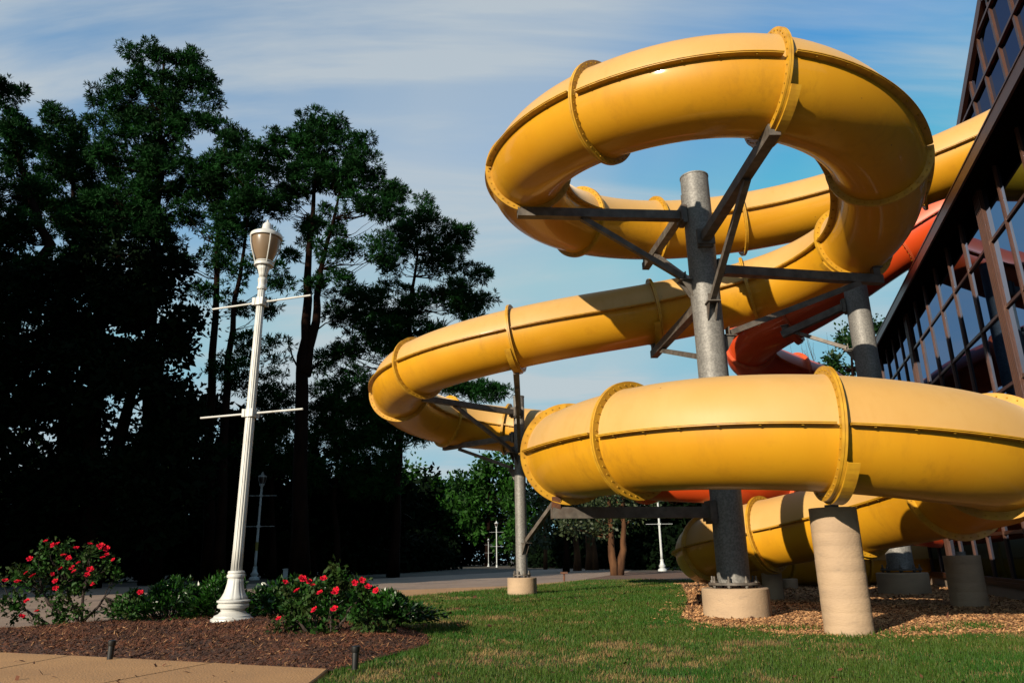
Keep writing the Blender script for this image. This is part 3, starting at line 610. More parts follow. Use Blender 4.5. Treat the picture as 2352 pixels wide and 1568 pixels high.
# ------------------------------------------------------------------ vegetation
def unit(n, up=0.):
    v = rng.normal(size=(n, 3)); v[:, 2] += up; return v/np.linalg.norm(v, axis=1)[:, None]
def leaf_mesh(name, C, D, size, mat_, aspect=.5, parent=None, off=(0, 0, 0), fold=.12, kind=None):
    """a folded diamond leaf at every point C pointing along D"""
    n = len(C); s = size*rng.uniform(.65, 1.25, (n, 1)) if np.isscalar(size) else size[:, None]
    P = np.cross(D, unit(n)); P /= np.linalg.norm(P, axis=1)[:, None]+1e-9; Q = np.cross(D, P)
    V = np.stack([C, C+D*s*.45+P*s*aspect*.5+Q*s*fold, C+D*s, C+D*s*.45-P*s*aspect*.5+Q*s*fold], 1).reshape(-1, 3)-np.array(off)
    F_ = np.arange(4*n, dtype=np.int32).reshape(-1, 4)
    return link(name, mesh(name, V, F_, mat_), parent, kind)
def needle_mesh(name, C, D, L, mat_, K=14, wid=.016, parent=None, off=(0, 0, 0)):
    """a tuft of K needles at every point C, fanning round D"""
    n = len(C); C2 = np.repeat(C, K, 0); d = np.repeat(D, K, 0)*.75+unit(n*K)*.9; d /= np.linalg.norm(d, axis=1)[:, None]
    P = np.cross(d, unit(n*K)); P /= np.linalg.norm(P, axis=1)[:, None]+1e-9; l = L*rng.uniform(.7, 1.2, (n*K, 1))
    V = np.stack([C2-P*wid*.5, C2+d*l*.55+P*wid*.9, C2+d*l], 1).reshape(-1, 3)-np.array(off)
    F_ = np.arange(3*n*K, dtype=np.int32).reshape(-1, 3)
    return link(name, mesh(name, V, F_, mat_), parent)

def clumps(blobs, Y, per, scl, D0):
    """sub-clump centres inside ellipsoids surveyed at distance Y"""
    out = []
    for b in blobs:
        cx, cy, rx, ry = b[:4]; dens = b[4] if len(b) > 4 else 1.
        c = aty(cx, cy, Y); zc = (c-[0, 0, CH])@FW; k = zc/1658
        n = max(3, int(per*dens*rx*ry*k*k*3.14))
        u = unit(n)*(rng.uniform(.25, 1, (n, 1))**.6); u[:, 0] *= rx*k; u[:, 1] *= (rx+ry)*.5*k*.9; u[:, 2] *= ry*k
        out.append(c+u)
    return np.concatenate(out)
def limb(mb, path, r0, r1, n=6):
    mb.tube(path, list(np.linspace(r0, r1, len(path))), n)
def crook(a, b, k=5, amp=.06):
    a = np.array(a, float); b = np.array(b, float); L = np.linalg.norm(b-a)
    return [a+(b-a)*t+(rng.normal(size=3)*amp*L*math.sin(math.pi*t)) + np.array([0, 0, -.08*L*math.sin(math.pi*t)]) for t in np.linspace(0, 1, k)]
def pine(name, label, Y, trunks, blobs, group='tall pines', per=1.9, tr=.22, tufts=32, K=9, L=.22, rad=.44, stubs=(), needle=None, cat='tree'):
    q_ = Y/24; rad *= q_; L *= q_; per /= q_**2; tr *= q_
    base = np.array(gp_y(trunks[0][0][0], Y)); t = T(name, (base[0], Y, 0), label, cat, group); off = t.loc
    mb = MB(); skel = []
    for tp in trunks:
        P = [aty(x, y, Y) for x, y in tp]; 
        if len(P) == 2: P = [P[0], (P[0]+P[1])/2, P[1]]
        P[0][2] = -.05 if tp[0][1] > 1200 else P[0][2]
        Q = []
        for a, b in zip(P[:-1], P[1:]):
            Q += [a+(b-a)*s for s in np.linspace(0, 1, 5)[:-1]]
        Q.append(P[-1]); Q = np.array(Q); Q[1:-1] += rng.normal(size=(len(Q)-2, 3))*.05
        r0 = tr if tp is trunks[0] else tr*.72
        rr = list(r0*(1-.86*np.linspace(0, 1, len(Q))**1.3)); rr[0] *= 1.5; rr[1] *= 1.12
        mb.tube(Q, rr, 10); skel.append(Q)
    S = np.concatenate(skel)
    C = clumps(blobs, Y, per*2.9, 1, 0)
    lm = MB()
    for c in C:
        w_ = np.linalg.norm(S-c, axis=1)+np.maximum(0, S[:, 2]-c[2]+.3)*3; j = int(np.argmin(w_)); a = S[j]
        p = crook(a, c, 5, .05); limb(lm, p, min(.03, .01+.006*np.linalg.norm(c-a)), .006, 4)
    for st in stubs:
        P = [aty(x, y, Y) for x, y in st[0]]; limb(lm, P, st[1], .015, 6)
    mb.build('trunk', BARK, t.o, off, True)
    lm.build('limbs', BARK, t.o, off, True, 'stuff')
    # tufts over each clump, a flattened tuft cushion
    n = tufts; CC = np.repeat(C, n, 0); u = unit(len(CC), .25)*rng.uniform(.35, 1., (len(CC), 1)); rr = np.repeat(rng.uniform(.6, 1.25, len(C)), n)[:, None]*rad
    pos = CC+u*rr*[1, 1, .62]; d = u/np.linalg.norm(u, axis=1)[:, None]; d[:, 2] += .35; d /= np.linalg.norm(d, axis=1)[:, None]
    needle_mesh('crown', pos, d, L, needle or NEED, K, .030+Y*.0004, t.o, off)
    return t
def gp_y(x, Y):
    p = aty(x, 1284, Y); return (p[0], Y)
def broadleaf(name, label, Y, trunks, blobs, group, leafm=None, per=1.4, n=70, size=.2, rad=.7, tr=.14, bark=None, core=True, cat='tree'):
    base = gp_y(trunks[0][0][0], Y); t = T(name, (base[0], Y, 0), label, cat, group); off = t.loc
    mb = MB(); skel = []
    for tp in trunks:
        P = [aty(x, y, Y) for x, y in tp]; P[0][2] = -.05
        Q = []
        for a, b in zip(P[:-1], P[1:]): Q += [a+(b-a)*s for s in np.linspace(0, 1, 5)[:-1]]
        Q.append(P[-1]); Q = np.array(Q); Q[1:-1] += rng.normal(size=(len(Q)-2, 3))*.02
        mb.tube(Q, list(tr*(1-.75*np.linspace(0, 1, len(Q)))), 8); skel.append(Q)
    S = np.concatenate(skel); C = clumps(blobs, Y, per, 1, 0); lm = MB()
    for c in C[::2]:
        j = int(np.argmin(np.linalg.norm(S-c, axis=1)+np.maximum(0, S[:, 2]-c[2]+.3)*2)); limb(lm, crook(S[j], c, 4, .06), .04, .01, 4)
    mb.build('trunk', bark or BARK, t.o, off, True); lm.build('limbs', bark or BARK, t.o, off, True, 'stuff')
    CC = np.repeat(C, n, 0); u = unit(len(CC), .15)*rng.uniform(.3, 1., (len(CC), 1)); rr = np.repeat(rng.uniform(.55, 1.3, len(C)), n)[:, None]*rad
    pos = CC+u*rr*[1, 1, .75]; d = u+unit(len(CC))*.6; d /= np.linalg.norm(d, axis=1)[:, None]
    if core:
        dk = leafm is LEAFD; k = len(C)*(20 if dk else 14); ci = rng.integers(0, len(C), k); cp = C[ci]+unit(k)*rad*.4
        pos = np.concatenate([pos, cp]); d = np.concatenate([d, unit(k)]); sz = np.concatenate([size*rng.uniform(.65, 1.25, len(CC)), np.full(k, size*(2.3 if dk else 1.7))])
    else: sz = size*rng.uniform(.65, 1.25, len(CC))
    leaf_mesh('crown', pos, d, sz, leafm or LEAF, .6, t.o, off)
    return t

TP = 'tall pines left of the drive'
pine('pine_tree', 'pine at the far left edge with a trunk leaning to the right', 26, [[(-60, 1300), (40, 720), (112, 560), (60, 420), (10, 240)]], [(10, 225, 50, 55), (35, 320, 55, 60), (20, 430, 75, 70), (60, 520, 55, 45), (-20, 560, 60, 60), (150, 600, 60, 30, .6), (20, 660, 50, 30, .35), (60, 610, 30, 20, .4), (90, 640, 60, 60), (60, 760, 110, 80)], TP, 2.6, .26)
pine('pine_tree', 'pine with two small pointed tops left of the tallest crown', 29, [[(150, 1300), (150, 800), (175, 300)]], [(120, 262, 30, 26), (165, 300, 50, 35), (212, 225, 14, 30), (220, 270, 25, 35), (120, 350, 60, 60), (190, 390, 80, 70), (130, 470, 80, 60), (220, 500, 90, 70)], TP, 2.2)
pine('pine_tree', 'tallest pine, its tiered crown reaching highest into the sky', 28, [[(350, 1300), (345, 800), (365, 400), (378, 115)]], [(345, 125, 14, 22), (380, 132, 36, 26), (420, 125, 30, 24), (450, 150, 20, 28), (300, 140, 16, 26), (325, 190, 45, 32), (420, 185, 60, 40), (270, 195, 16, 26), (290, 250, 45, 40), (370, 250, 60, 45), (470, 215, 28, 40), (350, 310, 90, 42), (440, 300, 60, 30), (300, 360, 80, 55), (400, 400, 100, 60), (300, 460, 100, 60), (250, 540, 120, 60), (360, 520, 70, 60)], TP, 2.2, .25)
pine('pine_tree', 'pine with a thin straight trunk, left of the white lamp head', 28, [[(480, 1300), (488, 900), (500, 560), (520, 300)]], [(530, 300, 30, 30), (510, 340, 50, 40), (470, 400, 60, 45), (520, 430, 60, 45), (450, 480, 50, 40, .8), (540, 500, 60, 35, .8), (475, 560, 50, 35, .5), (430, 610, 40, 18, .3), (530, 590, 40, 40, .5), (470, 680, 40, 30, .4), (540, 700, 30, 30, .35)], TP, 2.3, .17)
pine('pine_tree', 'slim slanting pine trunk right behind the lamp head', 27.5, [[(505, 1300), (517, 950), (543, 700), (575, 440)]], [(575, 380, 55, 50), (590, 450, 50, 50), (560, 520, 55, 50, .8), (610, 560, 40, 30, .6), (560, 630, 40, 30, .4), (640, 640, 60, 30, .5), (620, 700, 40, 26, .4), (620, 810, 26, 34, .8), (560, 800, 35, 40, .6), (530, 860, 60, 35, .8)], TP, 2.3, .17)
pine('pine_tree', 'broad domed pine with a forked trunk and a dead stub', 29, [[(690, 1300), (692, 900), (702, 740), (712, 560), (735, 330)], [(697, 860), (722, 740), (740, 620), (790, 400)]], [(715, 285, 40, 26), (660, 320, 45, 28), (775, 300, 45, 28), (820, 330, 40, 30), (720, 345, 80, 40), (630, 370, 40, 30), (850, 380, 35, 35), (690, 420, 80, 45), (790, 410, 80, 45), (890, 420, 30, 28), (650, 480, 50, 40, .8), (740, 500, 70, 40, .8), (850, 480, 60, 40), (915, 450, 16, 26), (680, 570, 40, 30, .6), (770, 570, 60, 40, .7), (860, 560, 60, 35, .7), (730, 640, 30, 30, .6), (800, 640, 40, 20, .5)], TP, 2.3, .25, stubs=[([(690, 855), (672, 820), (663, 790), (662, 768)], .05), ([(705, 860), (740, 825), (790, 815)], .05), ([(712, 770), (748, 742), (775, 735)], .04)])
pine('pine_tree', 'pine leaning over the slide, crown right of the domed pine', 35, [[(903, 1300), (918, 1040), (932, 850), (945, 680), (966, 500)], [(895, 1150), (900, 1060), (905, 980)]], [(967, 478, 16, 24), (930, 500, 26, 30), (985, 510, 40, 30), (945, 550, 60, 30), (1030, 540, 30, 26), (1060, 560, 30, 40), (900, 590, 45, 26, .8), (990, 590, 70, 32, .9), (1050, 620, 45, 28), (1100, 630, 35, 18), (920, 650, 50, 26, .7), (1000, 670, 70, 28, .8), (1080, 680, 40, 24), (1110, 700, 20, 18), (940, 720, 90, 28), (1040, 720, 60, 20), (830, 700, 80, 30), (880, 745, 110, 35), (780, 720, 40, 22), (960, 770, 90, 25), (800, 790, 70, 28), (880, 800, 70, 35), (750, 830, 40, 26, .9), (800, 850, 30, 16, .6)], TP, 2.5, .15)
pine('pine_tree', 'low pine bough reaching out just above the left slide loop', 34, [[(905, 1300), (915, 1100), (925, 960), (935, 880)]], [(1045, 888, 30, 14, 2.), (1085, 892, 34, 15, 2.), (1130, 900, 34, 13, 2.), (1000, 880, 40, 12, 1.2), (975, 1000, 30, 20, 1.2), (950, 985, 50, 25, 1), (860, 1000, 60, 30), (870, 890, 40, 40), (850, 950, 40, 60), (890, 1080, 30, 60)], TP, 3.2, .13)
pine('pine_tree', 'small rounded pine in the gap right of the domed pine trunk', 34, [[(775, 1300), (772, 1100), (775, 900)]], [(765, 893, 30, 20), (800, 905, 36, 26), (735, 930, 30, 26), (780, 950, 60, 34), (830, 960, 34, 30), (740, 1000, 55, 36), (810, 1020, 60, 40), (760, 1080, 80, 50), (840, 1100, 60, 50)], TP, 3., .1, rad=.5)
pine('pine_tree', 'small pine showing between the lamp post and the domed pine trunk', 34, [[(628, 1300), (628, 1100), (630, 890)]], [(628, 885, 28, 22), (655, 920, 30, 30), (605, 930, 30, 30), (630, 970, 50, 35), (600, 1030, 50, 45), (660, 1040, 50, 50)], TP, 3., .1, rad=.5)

GD = 'dark broadleaf trees in the shade'
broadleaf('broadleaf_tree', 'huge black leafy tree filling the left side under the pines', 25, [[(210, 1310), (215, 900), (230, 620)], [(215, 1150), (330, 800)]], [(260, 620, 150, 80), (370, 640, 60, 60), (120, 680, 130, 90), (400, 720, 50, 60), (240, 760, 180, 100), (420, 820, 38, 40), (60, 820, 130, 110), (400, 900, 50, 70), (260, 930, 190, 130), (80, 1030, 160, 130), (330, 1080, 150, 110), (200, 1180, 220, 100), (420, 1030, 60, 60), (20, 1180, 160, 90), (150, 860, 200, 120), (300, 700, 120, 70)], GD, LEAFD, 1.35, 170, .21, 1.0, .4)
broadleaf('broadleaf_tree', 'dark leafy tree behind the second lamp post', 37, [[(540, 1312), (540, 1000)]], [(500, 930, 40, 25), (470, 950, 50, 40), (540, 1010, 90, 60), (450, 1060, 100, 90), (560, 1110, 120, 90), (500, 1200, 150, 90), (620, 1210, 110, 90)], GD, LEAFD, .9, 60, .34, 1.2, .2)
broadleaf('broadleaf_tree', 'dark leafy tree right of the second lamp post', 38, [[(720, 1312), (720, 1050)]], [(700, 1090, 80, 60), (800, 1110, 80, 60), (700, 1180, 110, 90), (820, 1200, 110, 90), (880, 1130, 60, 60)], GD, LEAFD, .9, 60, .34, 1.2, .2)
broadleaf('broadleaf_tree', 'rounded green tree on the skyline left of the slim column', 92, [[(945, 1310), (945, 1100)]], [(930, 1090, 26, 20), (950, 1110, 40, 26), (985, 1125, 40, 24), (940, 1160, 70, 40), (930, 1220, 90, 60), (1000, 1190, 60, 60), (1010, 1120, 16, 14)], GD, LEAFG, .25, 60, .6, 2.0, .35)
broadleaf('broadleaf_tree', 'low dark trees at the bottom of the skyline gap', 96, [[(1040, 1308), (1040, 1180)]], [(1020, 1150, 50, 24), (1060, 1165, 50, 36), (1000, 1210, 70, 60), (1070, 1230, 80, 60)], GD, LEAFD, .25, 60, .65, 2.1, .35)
GG = 'green broadleaf trees by the drive'
broadleaf('broadleaf_tree', 'sunlit green tree rising behind the slim column', 88, [[(1120, 1308), (1125, 1100)]], [(1128, 1062, 16, 22), (1160, 1068, 15, 20), (1055, 1105, 16, 18), (1100, 1090, 30, 22), (1140, 1100, 40, 30), (1080, 1120, 40, 26), (1120, 1150, 60, 40), (1160, 1140, 50, 50), (1070, 1180, 50, 50), (1130, 1210, 80, 55), (1200, 1150, 50, 60), (1210, 1220, 50, 60)], GG, LEAFG, .3, 70, .52, 1.7, .4)
broadleaf('broadleaf_tree', 'green leafy tree seen under the lowest yellow ring', 40, [[(1300, 1308), (1300, 1150)]], [(1270, 1150, 60, 50), (1340, 1130, 60, 40), (1290, 1200, 50, 36), (1360, 1170, 80, 60), (1250, 1230, 40, 50, .6), (1400, 1120, 60, 40)], GG, LEAFY, 1.1, 60, .26, .95, .2)
broadleaf('broadleaf_tree', 'dark leafy tree behind the lamp post at the end of the drive', 46, [[(1500, 1308), (1500, 1150)]], [(1450, 1140, 60, 40), (1520, 1150, 70, 50), (1580, 1180, 60, 70), (1500, 1200, 70, 50), (1640, 1150, 70, 70), (1600, 1250, 60, 50)], GG, LEAFD, 1., 60, .3, 1.1, .2)
broadleaf('oak_tree', 'tree with two brown trunks and low hanging boughs beside the road', 30.5, [[(1413, 1324), (1404, 1230), (1396, 1120)], [(1422, 1322), (1433, 1240), (1430, 1110)]], [(1330, 1190, 34, 26), (1300, 1215, 26, 18), (1365, 1205, 34, 22), (1390, 1180, 40, 24), (1420, 1160, 50, 30), (1350, 1150, 60, 34), (1455, 1185, 26, 22), (1480, 1140, 50, 34), (1400, 1110, 70, 36)], GG, LEAFY, 1.8, 60, .17, .55, .19, BARKB, False)
broadleaf('broadleaf_tree', 'green tree top between the orange slide and the glass wall', 29, [[(1975, 1308), (1970, 1000), (1955, 800)]], [(1945, 768, 14, 16), (1950, 800, 28, 24), (1925, 830, 30, 22), (1960, 850, 50, 34), (1905, 855, 30, 14, .8), (2015, 752, 16, 14), (2010, 790, 26, 34), (1950, 920, 70, 60)], GG, LEAF, 2.6, 60, .16, .5, .16)
# leafless tree beside it
bt_ = T('bare_tree', (*gp_y(1880, 30), 0), 'leafless grey twiggy tree top left of the green tree by the column', 'tree'); tm = MB()
tm.tube([np.array([*gp_y(1880, 30), -.05]), aty(1880, 1000, 30), aty(1882, 860, 30)], [.12, .07, .04], 6)
for k in range(34):
    a = aty(1882+rng.uniform(-3, 3), rng.uniform(850, 1000), 30); b = aty(1882+rng.uniform(-62, 45), rng.uniform(765, 850), 30)+np.array([0, rng.uniform(-1, 1), 0])
    limb(tm, crook(a, b, 5, .04), .018, .004, 4)
tm.build('branches', STEM, bt_.o, bt_.loc)

# the trunks one can tell apart inside the wood
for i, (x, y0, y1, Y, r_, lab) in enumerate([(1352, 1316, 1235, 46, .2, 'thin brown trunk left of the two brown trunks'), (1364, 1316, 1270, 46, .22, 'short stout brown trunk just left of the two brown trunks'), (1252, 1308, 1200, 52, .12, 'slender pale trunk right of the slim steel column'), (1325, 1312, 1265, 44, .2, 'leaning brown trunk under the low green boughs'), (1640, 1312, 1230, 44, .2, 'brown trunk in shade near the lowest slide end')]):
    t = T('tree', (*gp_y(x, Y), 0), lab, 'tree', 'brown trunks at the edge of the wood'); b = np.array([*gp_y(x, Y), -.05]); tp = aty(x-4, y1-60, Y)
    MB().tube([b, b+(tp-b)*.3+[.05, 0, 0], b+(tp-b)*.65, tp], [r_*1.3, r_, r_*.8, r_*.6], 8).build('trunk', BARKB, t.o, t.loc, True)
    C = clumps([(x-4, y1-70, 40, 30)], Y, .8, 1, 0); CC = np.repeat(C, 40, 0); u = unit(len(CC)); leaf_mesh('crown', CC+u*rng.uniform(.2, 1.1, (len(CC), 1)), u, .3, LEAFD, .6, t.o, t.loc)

# the wood beyond reads as one mass: heaped foliage on a dark bank
def wood(name, label, pts, hts, dep, n, size, m_):
    P = np.array(pts, float); seg = np.linalg.norm(np.diff(P, axis=0), axis=1); cs = np.r_[0, np.cumsum(seg)]
    t = rng.uniform(0, cs[-1], n); x = np.interp(t, cs, P[:, 0]); y = np.interp(t, cs, P[:, 1]); h = np.interp(t, cs, hts)
    hh = h*(.82+.18*np.sin(t*.9)*np.sin(t*.37+1)+.1*np.sin(t*2.3)); z = hh*rng.uniform(0, 1, n)**.8
    C = np.stack([x+rng.normal(size=n)*.6, y+rng.uniform(-dep, dep, n)*.5*np.sqrt(np.clip(1-(z/hh)**3, .05, 1)), z], 1)
    o = leaf_mesh(name, C, unit(n), size, m_, .65, kind='stuff'); tag(o, label, 'woodland'); return o
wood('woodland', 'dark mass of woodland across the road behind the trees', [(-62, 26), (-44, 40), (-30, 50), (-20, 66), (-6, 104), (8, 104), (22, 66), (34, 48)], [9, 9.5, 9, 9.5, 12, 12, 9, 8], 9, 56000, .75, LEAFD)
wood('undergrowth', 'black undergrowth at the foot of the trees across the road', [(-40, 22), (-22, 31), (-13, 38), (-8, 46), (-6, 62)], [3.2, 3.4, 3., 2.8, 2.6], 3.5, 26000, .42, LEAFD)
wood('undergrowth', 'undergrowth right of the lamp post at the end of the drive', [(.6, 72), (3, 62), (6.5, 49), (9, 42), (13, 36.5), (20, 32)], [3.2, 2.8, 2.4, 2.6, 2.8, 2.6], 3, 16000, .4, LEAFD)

# unseen trees added left of the frame to throw shade over the wood
def side_tree(name, label, loc, h, r_, hb, m_, n=9000, proto=[None]):
    t = T(name, (0, 0, 0), label, 'tree', 'unseen trees added left of the view for shade')
    MB().tube([(0, 0, -.1), (.1, 0, h*.4), (0, .1, h*.95)], [.3, .2, .05], 8).build('trunk', BARK, t.o)
    C = unit(90)*rng.uniform(.3, 1, (90, 1))**.5*[r_, r_, (h-hb)/2]+[0, 0, (h+hb)/2]; CC = np.repeat(C, n//90, 0); u = unit(len(CC))
    leaf_mesh('crown', CC+u*rng.uniform(.2, 1.3, (len(CC), 1)), u, .62, m_, .65, t.o); t.o.location = loc; return t
st = side_tree('shade_tree', 'dense unseen tree added beyond the left edge of the view for shade', (-20, 13.5, 0), 17, 4.2, 1.2, LEAFD)
for k, (x, y, rz, sz) in enumerate([(-24, 8, 1, 1.05), (-28, 15, 2, 1.15), (-33, 9, 3, 1.2), (-27, 21, 4.4, 1.0), (-36, 18, 5, 1.2), (-42, 11, .5, 1.2), (-41, 24, 1.7, 1.2), (-34, 0, .9, 1.2), (-22, 17, 2.9, .9), (-47, 17, 4.1, 1.2)]):
    c = copy_thing(st.o, (x, y, 0), 'dense unseen tree added beyond the left edge of the view for shade', rz); c.scale = (sz,)*3

# ------------------------------------------------------------------ shrubs and roses in the bed
def bush_pts(c, rx, ry, h, n, z0=.12, shell=.45):
    u = unit(n); u[:, 2] = np.abs(u[:, 2])*1.; r_ = rng.uniform(shell, 1, (n, 1))**.7
    lump = 1+.18*np.sin(u[:, :1]*5+c[0]*3)+.15*np.sin(u[:, 1:2]*6+1)+.12*np.sin(u[:, 2:3]*7)
    return np.array([c[0], c[1], z0])+u*r_*lump*[rx, ry, h-z0], u
def shrub(label, c, rx, ry, h, n=5200, shoots=46, group='glossy green shrubs round the lamp post'):
    t = T('green_shrub', (c[0], c[1], .08), label, 'shrub', group); off = t.loc
    P, u = bush_pts(c, rx, ry, h, n//2, .1, .35); Ps, us = [P], [u+unit(len(P))*.5]
    mb = MB()
    for k in range(shoots):                                         # upright leafy shoots
        a = rng.uniform(0, 6.28); q = math.sqrt(rng.uniform(0, 1)); b = np.array([c[0]+.25*q*rx*math.cos(a), c[1]+.25*q*ry*math.sin(a), .05]); 
        e = np.array([c[0]+q*rx*math.cos(a), c[1]+q*ry*math.sin(a), h*(1.12-.55*q*q)*rng.uniform(.8, 1.12)]); p = [b, (b+e)/2+[0, 0, .08*h], e]; limb(mb, p, .009, .003, 4)
        m_ = n//2//shoots; tt_ = rng.uniform(.35, 1, m_)**.7; Q = np.outer(1-tt_, p[1])+np.outer(tt_, e); d = unit(m_, .9); Ps.append(Q+d*.02); us.append(d)
    mb.build('stems', STEM, t.o, off)
    P = np.concatenate(Ps); u = np.concatenate(us); u /= np.linalg.norm(u, axis=1)[:, None]
    leaf_mesh('foliage', P, u, .062, SHRUB, .38, t.o, off)
    return t
shrub('dark glossy shrub with upright shoots left of the lamp post', (-3.95, 8.75), .62, .45, .42)
shrub('glossy shrub close behind the lamp post foot on its left', (-3.4, 8.75), .42, .36, .45)
shrub('glossy shrub between the lamp post and the right rose bush', (-2.6, 8.85), .5, .4, .43)
shrub('low glossy shrub at the right end of the bed behind the roses', (-1.3, 7.7), .42, .34, .30)
shrub('small glossy shrub poking out behind the right rose bush', (-1.95, 8.7), .45, .36, .40)

def flower_mesh(seed, r_=.045):
    g_ = np.random.default_rng(seed); V = []; F_ = []
    for k in range(15):
        ring = k//5; a = 2*math.pi*(k/5.)+ring*.6+g_.uniform(-.2, .2); rr = r_*(1.05-.27*ring); lift = .25+.42*ring
        d = np.array([math.cos(a), math.sin(a), lift]); d /= np.linalg.norm(d); s = np.array([-math.sin(a), math.cos(a), 0]); up = np.cross(s, d)
        b = len(V); V += [np.zeros(3), d*rr*.5+s*rr*.42+up*rr*.12, d*rr*.95+s*rr*.34-up*rr*.05, d*rr*1.05-up*rr*.12, d*rr*.95-s*rr*.34-up*rr*.05, d*rr*.5-s*rr*.42+up*rr*.12]
        F_ += [(b, b+1, b+2, b+3), (b, b+3, b+4, b+5)]
    return mesh('flower', V, F_, PETAL)
FM = [flower_mesh(i, .032+.005*(i % 3)) for i in range(5)]
def rose(label, c, Y, blobs, flowers, n=2600, stems=(), leaf=.055):
    t = T('rose_bush', (c[0], c[1], .06), label, 'rose bush', 'rose bushes in the mulch bed'); off = t.loc; mb = MB(); Cs = []
    for b in blobs:
        cc = aty(b[0], b[1], Y); k = ((cc-[0, 0, CH])@FW)/1658; m_ = max(3, int(b[2]*b[3]*k*k*3.14*60))
        u = unit(m_)*rng.uniform(.1, 1, (m_, 1))**.5; Cs.append(cc+u*[b[2]*k, min(b[2]*k, .45), b[3]*k])
    C = np.concatenate(Cs); root = np.array([c[0], c[1], .02])
    for q in range(5):
        C_ = C[rng.integers(0, len(C))]; 
    hub = [root+np.array([rng.uniform(-.08, .08), rng.uniform(-.08, .08), 0]) for _ in range(6)]
    mids = [aty(*s_, Y) for s_ in stems]
    for i, m_ in enumerate(mids): limb(mb, crook(hub[i % 6], m_, 6, .03), .02, .011, 6)
    for q in C:
        j = int(np.argmin([np.linalg.norm(m_-q) for m_ in mids])); limb(mb, crook(mids[j], q, 4, .06), .006, .002, 4)
    mb.build('stems', STEM, t.o, off)
    m2 = n//len(C)+1; CC = np.repeat(C, m2, 0); u = unit(len(CC)); P = CC+u*rng.uniform(0, .11, (len(CC), 1)); d = unit(len(CC), .2)
    leaf_mesh('foliage', P, d, leaf, ROSEL, .58, t.o, off)
    bud = [];
    for i, fl in enumerate(flowers):
        p = aty(fl[0], fl[1], Y-rng.uniform(.1, .35)); nn = (fl[2]+1)//2
        for j in range(nn):
            q = p+rng.normal(size=3)*[.045, .04, .022]*(nn > 1)
            o = link('flower', FM[(i+j) % 5], t.o); o.location = q-off
            o.rotation_euler = (rng.uniform(.2, 1.2), rng.uniform(-.5, .5), rng.uniform(-.6, .6)); o.scale = (rng.uniform(.65, 1.0),)*3
            j2 = int(np.argmin(np.linalg.norm(C-q, axis=1))); bud.append((C[j2], q))
    fm = MB()
    for a, b in bud: fm.tube([a, (a+b)/2, b], [.003, .0025, .002], 4)
    fm.build('flower_stalks', ROSEL, t.o, off, kind='stuff')
    return t
rose('tall wide rose bush with many crimson clusters at the left of the bed', (-4.62, 8.15), 8.1,
     [(30, 1330, 40, 28), (70, 1300, 40, 30), (20, 1380, 30, 26), (110, 1265, 34, 22), (90, 1350, 60, 40), (150, 1300, 60, 36), (160, 1265, 34, 18), (220, 1275, 45, 24), (200, 1330, 60, 40), (120, 1390, 60, 26), (250, 1320, 40, 30), (60, 1400, 40, 20), (110, 1420, 30, 16), (290, 1385, 30, 10), (240, 1380, 40, 18), (180, 1390, 50, 22), (130, 1440, 22, 14, ), (300, 1400, 18, 8)],
     [(115, 1245, 3), (130, 1250, 2), (225, 1253, 6), (245, 1262, 4), (236, 1280, 2), (68, 1283, 2), (145, 1275, 2), (158, 1283, 2), (175, 1258, 1), (140, 1305, 2), (190, 1300, 3), (170, 1312, 2), (207, 1307, 2), (120, 1318, 1), (127, 1334, 2), (60, 1315, 1), (75, 1322, 2), (12, 1333, 2), (40, 1335, 1), (128, 1350, 1), (158, 1278, 1), (62, 1380, 1), (50, 1415, 2), (84, 1403, 2), (322, 1360, 2), (260, 1285, 1), (200, 1320, 1), (215, 1340, 1)],
     3000, [(100, 1360), (150, 1340), (200, 1330), (60, 1400), (240, 1370), (190, 1390)], .05)
rose('smaller rose bush with scattered crimson blooms at the right of the bed', (-1.62, 6.55), 6.6,
     [(680, 1370, 36, 26), (720, 1350, 34, 22), (760, 1345, 30, 20), (800, 1350, 34, 22), (830, 1370, 30, 24), (700, 1410, 50, 30), (760, 1400, 60, 36), (820, 1410, 46, 30), (660, 1430, 34, 22), (850, 1440, 36, 22), (760, 1445, 60, 22), (775, 1322, 8, 16), (890, 1450, 26, 16), (700, 1455, 40, 16)],
     [(655, 1337, 2), (707, 1328, 3), (743, 1328, 2), (693, 1348, 3), (729, 1357, 4), (765, 1354, 4), (832, 1332, 2), (845, 1347, 3), (722, 1400, 2), (768, 1398, 1), (640, 1420, 1), (815, 1338, 1)],
     2700, [(720, 1400), (760, 1390), (800, 1400), (690, 1430), (840, 1430)], .05)
# flame shaped red growth tip over the right bush
gt = T('grass_clump', (-1.9, 6.9, .06), 'tuft of long green grass blades in the mulch left of the right rose bush', 'grass'); 
def blades(mb_c, n, h, spread, wid=.008):
    V = []; F_ = []
    for k in range(n):
        a = rng.uniform(0, 6.28); b = np.array(mb_c)+[rng.normal()*.05, rng.normal()*.05, 0]; d = np.array([math.cos(a), math.sin(a), 0]); s = np.array([-d[1], d[0], 0])*wid; l = h*rng.uniform(.5, 1.1); q = spread*rng.uniform(.3, 1)
        i = len(V); V += [b-s, b+s, b+d*q*.4*l+[0, 0, l*.75]+s*.8, b+d*q*.4*l+[0, 0, l*.75]-s*.8, b+d*q*l+[0, 0, l*(1-.35*q)]]; F_ += [(i, i+1, i+2, i+3), (i+3, i+2, i+4)]
    return V, F_
V, F_ = blades((-1.9, 6.9, .06), 90, .2, 1.); link('blades', mesh('blades', np.array(V)-gt.loc, F_, SHRUB), gt.o)
gt = T('grass_clump', (-5.45, 7.9, .06), 'dark spiky grass plant cut by the left edge of the picture', 'grass')
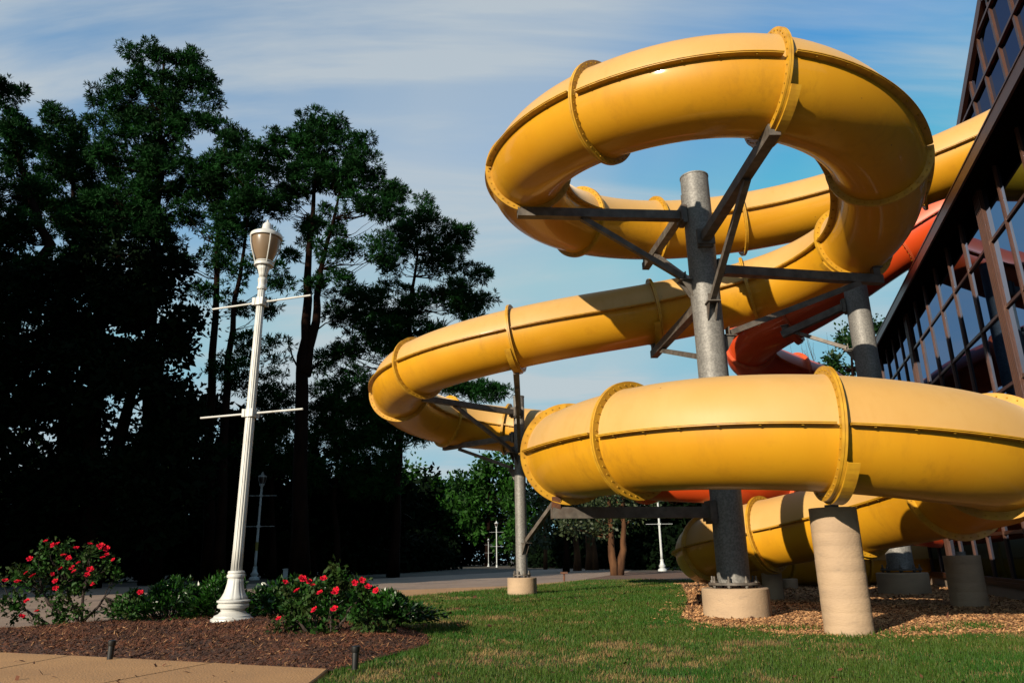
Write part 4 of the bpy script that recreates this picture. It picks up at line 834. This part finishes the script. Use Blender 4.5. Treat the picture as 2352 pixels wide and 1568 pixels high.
V, F_ = blades((-5.45, 7.9, .05), 60, .46, .55); link('blades', mesh('blades', np.array(V)-gt.loc, F_, LEAFD), gt.o)

# small black path lights on stakes
for (px, py), lab in (((252, 1513), 'short black path light at the mulch edge, left of the lamp post'), ((815, 1532), 'short black path light at the grass corner of the bed')):
    x, y = gp(px, py, .03); t = T('path_light', (x, y, .02), lab, 'path light', 'black path lights')
    MB().lathe([(.020, 0), (.022, .09), (.0215, .10)], 16, (0, 0, 0)).build('stake', BLACKP, t.o, smooth=True, angle=40)
    MB().lathe([(.024, .10), (.027, .105), (.027, .135), (.02, .14)], 16).build('head', BLACKP, t.o, smooth=True, angle=40)
x, y = gp(1296, 1334); t = T('marker_stake', (x, y, 0), 'tiny dark stake with a cap at the kerb far behind the lawn', 'marker')
MB().tube([(0, 0, 0), (0, 0, .22)], .03, 8).build('stake', RUST, t.o); MB().box((0, 0, .25), (.22, .12, .06)).build('head', RUST, t.o)

# utility cabinet, park bench and parked vehicle in the shade over the road
x, y = gp(678, 1331); t = T('utility_cabinet', (x, y, 0), 'grey utility cabinet in the shade across the road right of the second lamp', 'cabinet')
MB().box((0, 0, .22), (.92, .5, .42)).build('body', GREYP, t.o); MB().box((0, 0, .445), (.98, .56, .03)).build('lid', GREYP, t.o); MB().box((0, -.262, .22), (.012, .01, .36)).box((.05, -.27, .33), (.05, .03, .05)).build('latch', BOLT, t.o)
x, y = gp(779, 1318); t = T('park_bench', (x, y, 0), 'dark slatted park bench in the shade behind the right rose bush', 'bench')
for k in range(3): MB().box((0, -.05-.14*k, .45), (1.6, .11, .035)).build('seat_slat', BARKB, t.o)
for k in range(3): MB().box((0, .06+.02*k, .6+.13*k), (1.6, .03, .10)).build('back_slat', BARKB, t.o)
for sx in (-.65, .65):
    for yy in (-.33, .05): MB().box((sx, yy, .215), (.05, .05, .43)).build('leg', BLACKP, t.o)
    MB().bar((sx, .07, .4), (sx, .13, .93), .04).build('back_post', BLACKP, t.o)

# ------------------------------------------------------------------ ground cover
def scatter(poly, ymin, ymax, n, xr=(-9, 12), power=1.7):
    """random points in a polygon, denser close to the viewer's end"""
    out = []; m_ = 0
    while m_ < n:
        k = n*3; u = rng.uniform(0, 1, k); a = 1-power; y = (ymin**a+(ymax**a-ymin**a)*u)**(1/a); x = rng.uniform(xr[0], xr[1], k); P = np.stack([x, y], 1)
        keep = inside(P, poly) & (np.abs(P[:, 0]) < P[:, 1]*.8+.5); P = P[keep]; out.append(P); m_ += len(P)
        if len(out) > 40: break
    return np.concatenate(out)[:n]
def vn(P, s, seed=0):
    g_ = np.random.default_rng(seed); G = g_.uniform(0, 1, (64, 64)); q = P*s+100; i = np.floor(q).astype(int); f = q-i; f = f*f*(3-2*f)
    a = G[i[:, 0] % 64, i[:, 1] % 64]; b = G[(i[:, 0]+1) % 64, i[:, 1] % 64]; c = G[i[:, 0] % 64, (i[:, 1]+1) % 64]; d = G[(i[:, 0]+1) % 64, (i[:, 1]+1) % 64]
    return (a*(1-f[:, 0])+b*f[:, 0])*(1-f[:, 1])+(c*(1-f[:, 0])+d*f[:, 0])*f[:, 1]
def grass(name, label, P, h, wid, m_, lean=.6):
    n = len(P); far = np.clip(P[:, 1]/6, .8, 2.6); a = rng.uniform(0, 6.28, n); hh = h*rng.uniform(.5, 1.3, n)*np.sqrt(far); ww = wid*far; ln = rng.uniform(.1, lean, n)*hh
    b = np.stack([P[:, 0], P[:, 1], np.full(n, 0.)], 1); s = np.stack([-np.sin(a), np.cos(a), np.zeros(n)], 1)*ww[:, None]; d = np.stack([np.cos(a)*ln, np.sin(a)*ln, hh], 1)
    V = np.stack([b-s, b+s, b+d], 1).reshape(-1, 3); o = link(name, mesh(name, V, np.arange(3*n, dtype=np.int32).reshape(-1, 3), m_), None, 'stuff'); return tag(o, label, 'grass')
P = scatter(lawn_pts, 4.05, 24, 330000, (-4.2, 9)); f = vn(P, 1.3, 11)*.4+vn(P, 3.6, 2)*.35+vn(P, 9, 3)*.25
inch = inside(P, chip_pts); P1 = P[~inch]; f = f[~inch]; dry = f+rng.normal(size=len(f))*.09 > .66
grass('grass', 'short green lawn grass between the bed and the slide', P1[~dry & (rng.uniform(size=len(f)) > np.clip((f-.45)*2, 0, .8))], .034, .0032, BLADE)
grass('dry_grass', 'patches of brown dry grass scattered over the lawn', P1[dry | (rng.uniform(size=len(f)) < .12)], .024, .003, STRAW, 1.6)
# a few weeds on the chips
W_ = []
for cx, cy in ((2230, 1440), (2120, 1452), (1830, 1448), (1745, 1447), (2010, 1462), (2255, 1446)):
    x, y = gp(cx, cy); W_.append(np.stack([x+rng.normal(size=160)*.16, y+rng.normal(size=160)*.10], 1))
grass('weeds', 'small green weeds sprouting along the edge of the wood chips', np.concatenate(W_), .05, .006, BLADE, 1.2)
def chips(name, label, P, z, L, W, m_, cat, tilt=.35, thick=.3):
    n = len(P); far = np.clip(P[:, 1]/7, .8, 2.2); a = rng.uniform(0, 6.28, n); l = L*rng.uniform(.4, 1.2, n)*far; w_ = W*rng.uniform(.5, 1.2, n)*far
    d = np.stack([np.cos(a), np.sin(a), rng.normal(size=n)*tilt], 1); s = np.stack([-np.sin(a), np.cos(a), rng.normal(size=n)*tilt], 1)
    c = np.stack([P[:, 0], P[:, 1], z+rng.uniform(0, .6, n)*w_], 1); up = np.array([0, 0, 1.])*(w_*thick)[:, None]
    V = np.stack([c-d*l[:, None]*.5, c-s*w_[:, None]*.5, c+d*l[:, None]*.5, c+s*w_[:, None]*.5, c+up], 1).reshape(-1, 3); b = np.arange(n, dtype=np.int32)[:, None]*5
    F_ = np.concatenate([b+np.array([[0, 1, 4]]), b+np.array([[1, 2, 4]]), b+np.array([[2, 3, 4]]), b+np.array([[3, 0, 4]])], 0).astype(np.int32)
    o = link(name, mesh(name, V, F_, m_), None, 'stuff'); return tag(o, label, cat)
P = scatter(chip_pts, 6.2, 19.5, 60000, (1.4, 10.2), 2.0); k = rng.uniform(size=len(P))
P += 0; chips('wood_chips', 'pale golden wood chips spread under the slide', P[k < .62], .008, .045, .022, CHIPP, 'wood chips')
chips('dark_wood_chips', 'darker brown chips mixed into the bed under the slide', P[k >= .62], .008, .05, .02, CHIPS, 'wood chips')
Ps = scatter(lawn_pts, 6, 19, 14000, (1, 9), 2.0); ed = edist(Ps, chip_pts); Ps = Ps[(ed < .35*rng.uniform(size=len(Ps))**2*1.4) & ~inside(Ps, chip_pts)]
chips('stray_wood_chips', 'stray chips strewn into the grass along the bed edge', Ps, .008, .04, .02, CHIPP, 'wood chips')
P = scatter(bed, 4.8, 11, 42000, (-8.5, -.5), 1.8); z = bedz(P); k = rng.uniform(size=len(P)); dd = edist(P, bed)
chips('mulch', 'reddish brown shredded mulch covering the bed', P[k < .82], z[k < .82], .07, .011, MULC, 'mulch', .5)
chips('pale_mulch', 'pale slivers and straw lying on the mulch', P[(k > .93)], z[k > .93], .075, .010, MULP, 'mulch', .4)


P = np.concatenate([scatter(lawn_pts, 4.1, 14, 260, (-3, 6), 1.4), scatter([(-9, 3), (-1.3, 3), (-1.4, 4.9), (-3, 5.7), (-9, 5.9)], 3.6, 6, 60, (-5, -1), 1.2)])
z = np.where(P[:, 0] < -1.2, .034, .02)
chips('fallen_leaves', 'dry brown leaves and bits blown over the lawn and the paving', P, z, .05, .03, MULC, 'fallen leaves', .4, .15)
